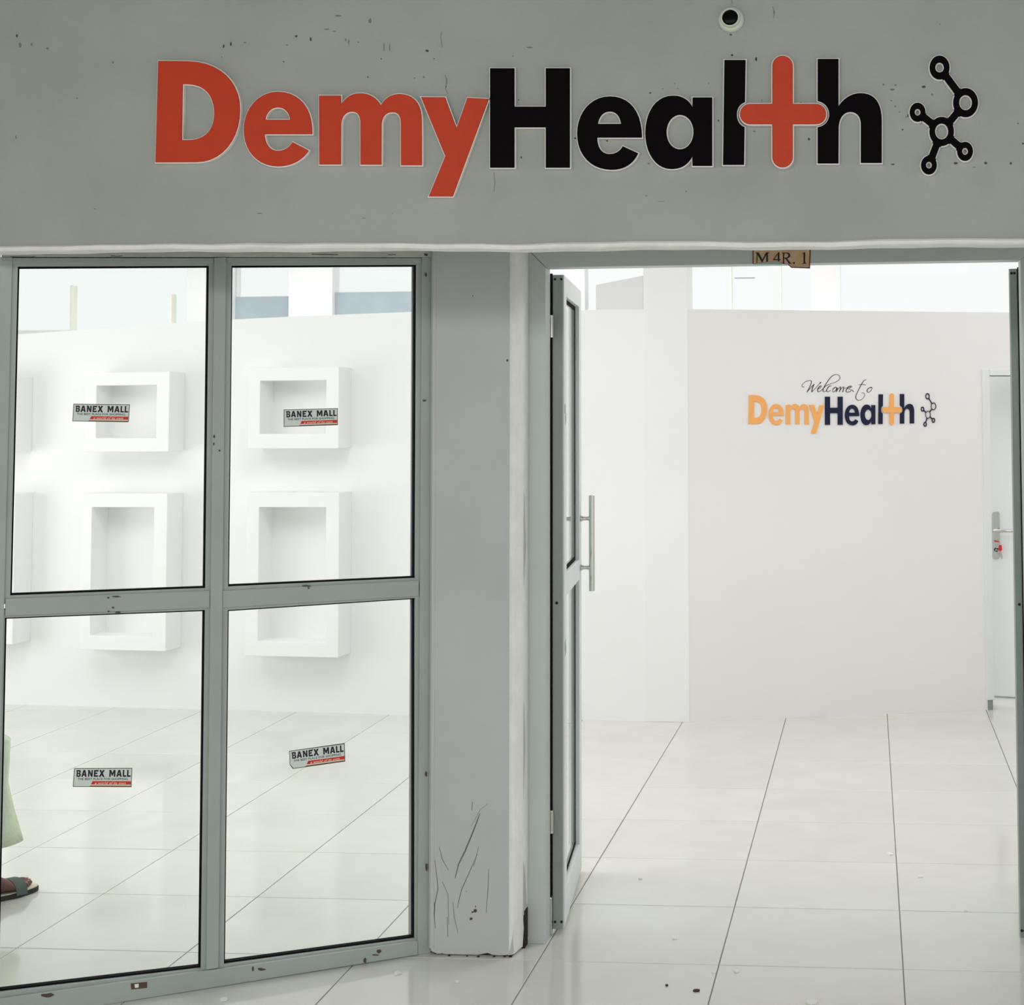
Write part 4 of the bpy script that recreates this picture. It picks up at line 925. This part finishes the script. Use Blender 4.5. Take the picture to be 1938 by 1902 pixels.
    # feet in sandals
    def foot(an, hl, d, pitch, mir):
        s_ = Vector((d.y, -d.x, 0)) * mir
        up = Vector((0, 0, 1)); dd = (d * math.cos(pitch) - up * math.sin(pitch)); uu = up * math.cos(pitch) + d * math.sin(pitch)
        pt = lambda f, s, z: hl + dd * f + s_ * s + uu * z
        # sole outline
        outl = []
        for k in range(36):
            t = 2 * math.pi * k / 36; f = 0.132 + 0.137 * math.cos(t); wdt = 0.036 + 0.012 * max(0, math.cos(t)) ** 0.7
            outl.append((f, wdt * math.sin(t) + 0.006 * math.sin(math.pi * f / 0.27)))
        b = MB(); n = len(outl)
        b.add([pt(f, s, 0.001) for f, s in outl] + [pt(f, s, 0.017) for f, s in outl], [tuple(range(n)), tuple(range(n, 2 * n))] + [(i, (i + 1) % n, n + (i + 1) % n, n + i) for i in range(n)])
        sole = b.build('sandal', M['sole'], r, bevel=0.002, label='black sandal sole')
        b = MB(); b.add([pt(f * 0.985 + 0.002, s * 0.95, 0.016) for f, s in outl] + [pt(f * 0.985 + 0.002, s * 0.95, 0.0205) for f, s in outl], [tuple(range(n)), tuple(range(n, 2 * n))] + [(i, (i + 1) % n, n + (i + 1) % n, n + i) for i in range(n)])
        b.build('insole', M['insole'], sole, label='cream insole')
        # foot flesh: lofted body plus five toes
        rings = []
        for f, c_, wd, ht in ((0.010, 0.046, 0.020, 0.020), (0.022, 0.050, 0.030, 0.029), (0.055, 0.062, 0.033, 0.042), (0.085, 0.062, 0.034, 0.041), (0.12, 0.053, 0.036, 0.032), (0.155, 0.043, 0.040, 0.022), (0.185, 0.037, 0.043, 0.0165), (0.203, 0.033, 0.040, 0.0125)):
            rings.append([pt(f, 0.004 + wd * math.cos(t * math.pi / 10), c_ + ht * math.sin(t * math.pi / 10) - 0.002) for t in range(20)])
        b = MB(); b.loft(rings)
        b.tube([pt(0.065, 0.0, 0.07), L(pt(0.065, 0, 0.07), an, 0.6), an + up * 0.04], [0.036, 0.033, 0.036], 16)
        for k, (s0, f0, rr, ln) in enumerate(((-0.026, 0.20, 0.0125, 0.048), (-0.006, 0.203, 0.0095, 0.046), (0.011, 0.199, 0.009, 0.038), (0.026, 0.192, 0.0085, 0.032), (0.040, 0.182, 0.008, 0.024))):
            b.tube([pt(f0 - 0.03, s0 * 0.9, 0.035), pt(f0, s0, 0.034), pt(f0 + ln * 0.5, s0, 0.035), pt(f0 + ln * 0.85, s0, 0.030), pt(f0 + ln, s0, 0.027)], [rr * 0.9, rr, rr, rr * 0.9, rr * 0.45], 10)
        b.build('foot', M['skin'], r, smooth=True)
        for k, (s0, f0, rr) in enumerate(((-0.026, 0.238, 0.008), (-0.006, 0.240, 0.006), (0.011, 0.229, 0.0055), (0.026, 0.217, 0.005), (0.040, 0.2, 0.0045))):
            b = MB(); b.lathe([(0, 0), (rr, 0.0005), (rr * 0.9, 0.002), (0, 0.003)], pt(f0, s0, 0.0405 if k == 0 else 0.0395), uu, 10); b.build('toe_nail', M['nail'], r)
        # two crossing straps
        for f0, w_, h_ in ((0.176, 0.018, 0.0585),):
            rings = []
            for k in range(15):
                a = math.pi * k / 14
                c_ = pt(f0 + 0.016 * math.cos(a), 0.004 + 0.0485 * math.cos(a), 0.012 + (h_ - 0.012) * math.sin(a) ** 0.8)
                rings.append([c_ - dd * w_ - uu * 0.001, c_ + dd * w_ - uu * 0.002, c_ + dd * w_ + uu * 0.002, c_ - dd * w_ + uu * 0.003])
            b = MB(); b.loft(rings); b.build('strap', M['strap'], sole, smooth=False, label='grey-green strap')
        return sole
    foot(ank, heel, D, 0.0, 1)
    hl2 = ankL - D * 0.075 + Vector((0, 0, -0.005)); foot(ankL, hl2, D, 0.55, -1)
person()

# ================================================================== small debris on the floor
GF = 'paint flakes on the floor in front of and inside the door'
for u, v, rx, lab in ((752, 1843, 7, 'white paint flake on the tiles in front of the right end of the window sill'), (424, 1893, 8, 'white paint flake in front of the window sill, below the mullion'),
        (1277, 1777, 5, 'small white paint flake on the tiles just inside the doorway, left of its middle'), (1394, 1839, 6, 'white paint flake on the tiles above and right of the dark brown scrap'),
        (1684, 1617, 9, 'flat white paint flake lying farthest inside, beside a tile joint'), (1351, 1842, 4, 'tiny white paint flake on a tile joint just above the dark brown scrap'),
        (1536, 1898, 10, 'largest white paint flake, cut by the bottom edge, right of the dark scrap'), (1742, 1660, 7, 'white paint flake inside the door, just nearer than the farthest one'),
        (865, 1859, 4, 'small white paint flake on the tiles in front of the pillar'), (1212, 1664, 4, 'small pale paint flake inside, near the open left door leaf'),
        (1828, 1725, 4, 'small white paint flake inside the doorway towards the right door leaf')):
    g = ground(u, v); b = MB(); k = rx / 640.0; a0 = random.uniform(0, 3)
    p = [(k * (1 + random.uniform(-.2, .2)) * math.cos(a0 + t * 1.0472), k * 1.2 * (1 + random.uniform(-.2, .2)) * math.sin(a0 + t * 1.0472)) for t in range(6)]
    b.add([(x, y, 0) for x, y in p] + [(x * 0.9, y * 0.9, 0.0035 + 0.002 * math.sin(i)) for i, (x, y) in enumerate(p)], [tuple(range(6)), tuple(range(6, 12))] + [(i, (i + 1) % 6, 6 + (i + 1) % 6, 6 + i) for i in range(6)])
    o = b.build('paint_flake', M['flake']); o.location = (g.x, g.y, 0.0004); tag(o, lab, 'paint flake', GF)
for u, v, rx, lab in ((1318, 1876, 6, 'dark brown scrap lying on the tiles near the bottom of the view'), (1262, 1866, 2.6, 'tiny dark crumb on the tiles left of the dark brown scrap')):
    g = ground(u, v); b = MB(); k = rx / 650.0
    b.loft([[Vector((k * x, k * y * 1.3, z)) for x, y in ((-1, -.3), (-.2, -.6), (.9, -.4), (1, .3), (.1, .6), (-.8, .4))] for z in (0.0, 0.002, 0.004)]); o = b.build('dark_scrap', M['leaf']); o.location = (g.x, g.y, 0.0004); tag(o, lab, 'scrap')
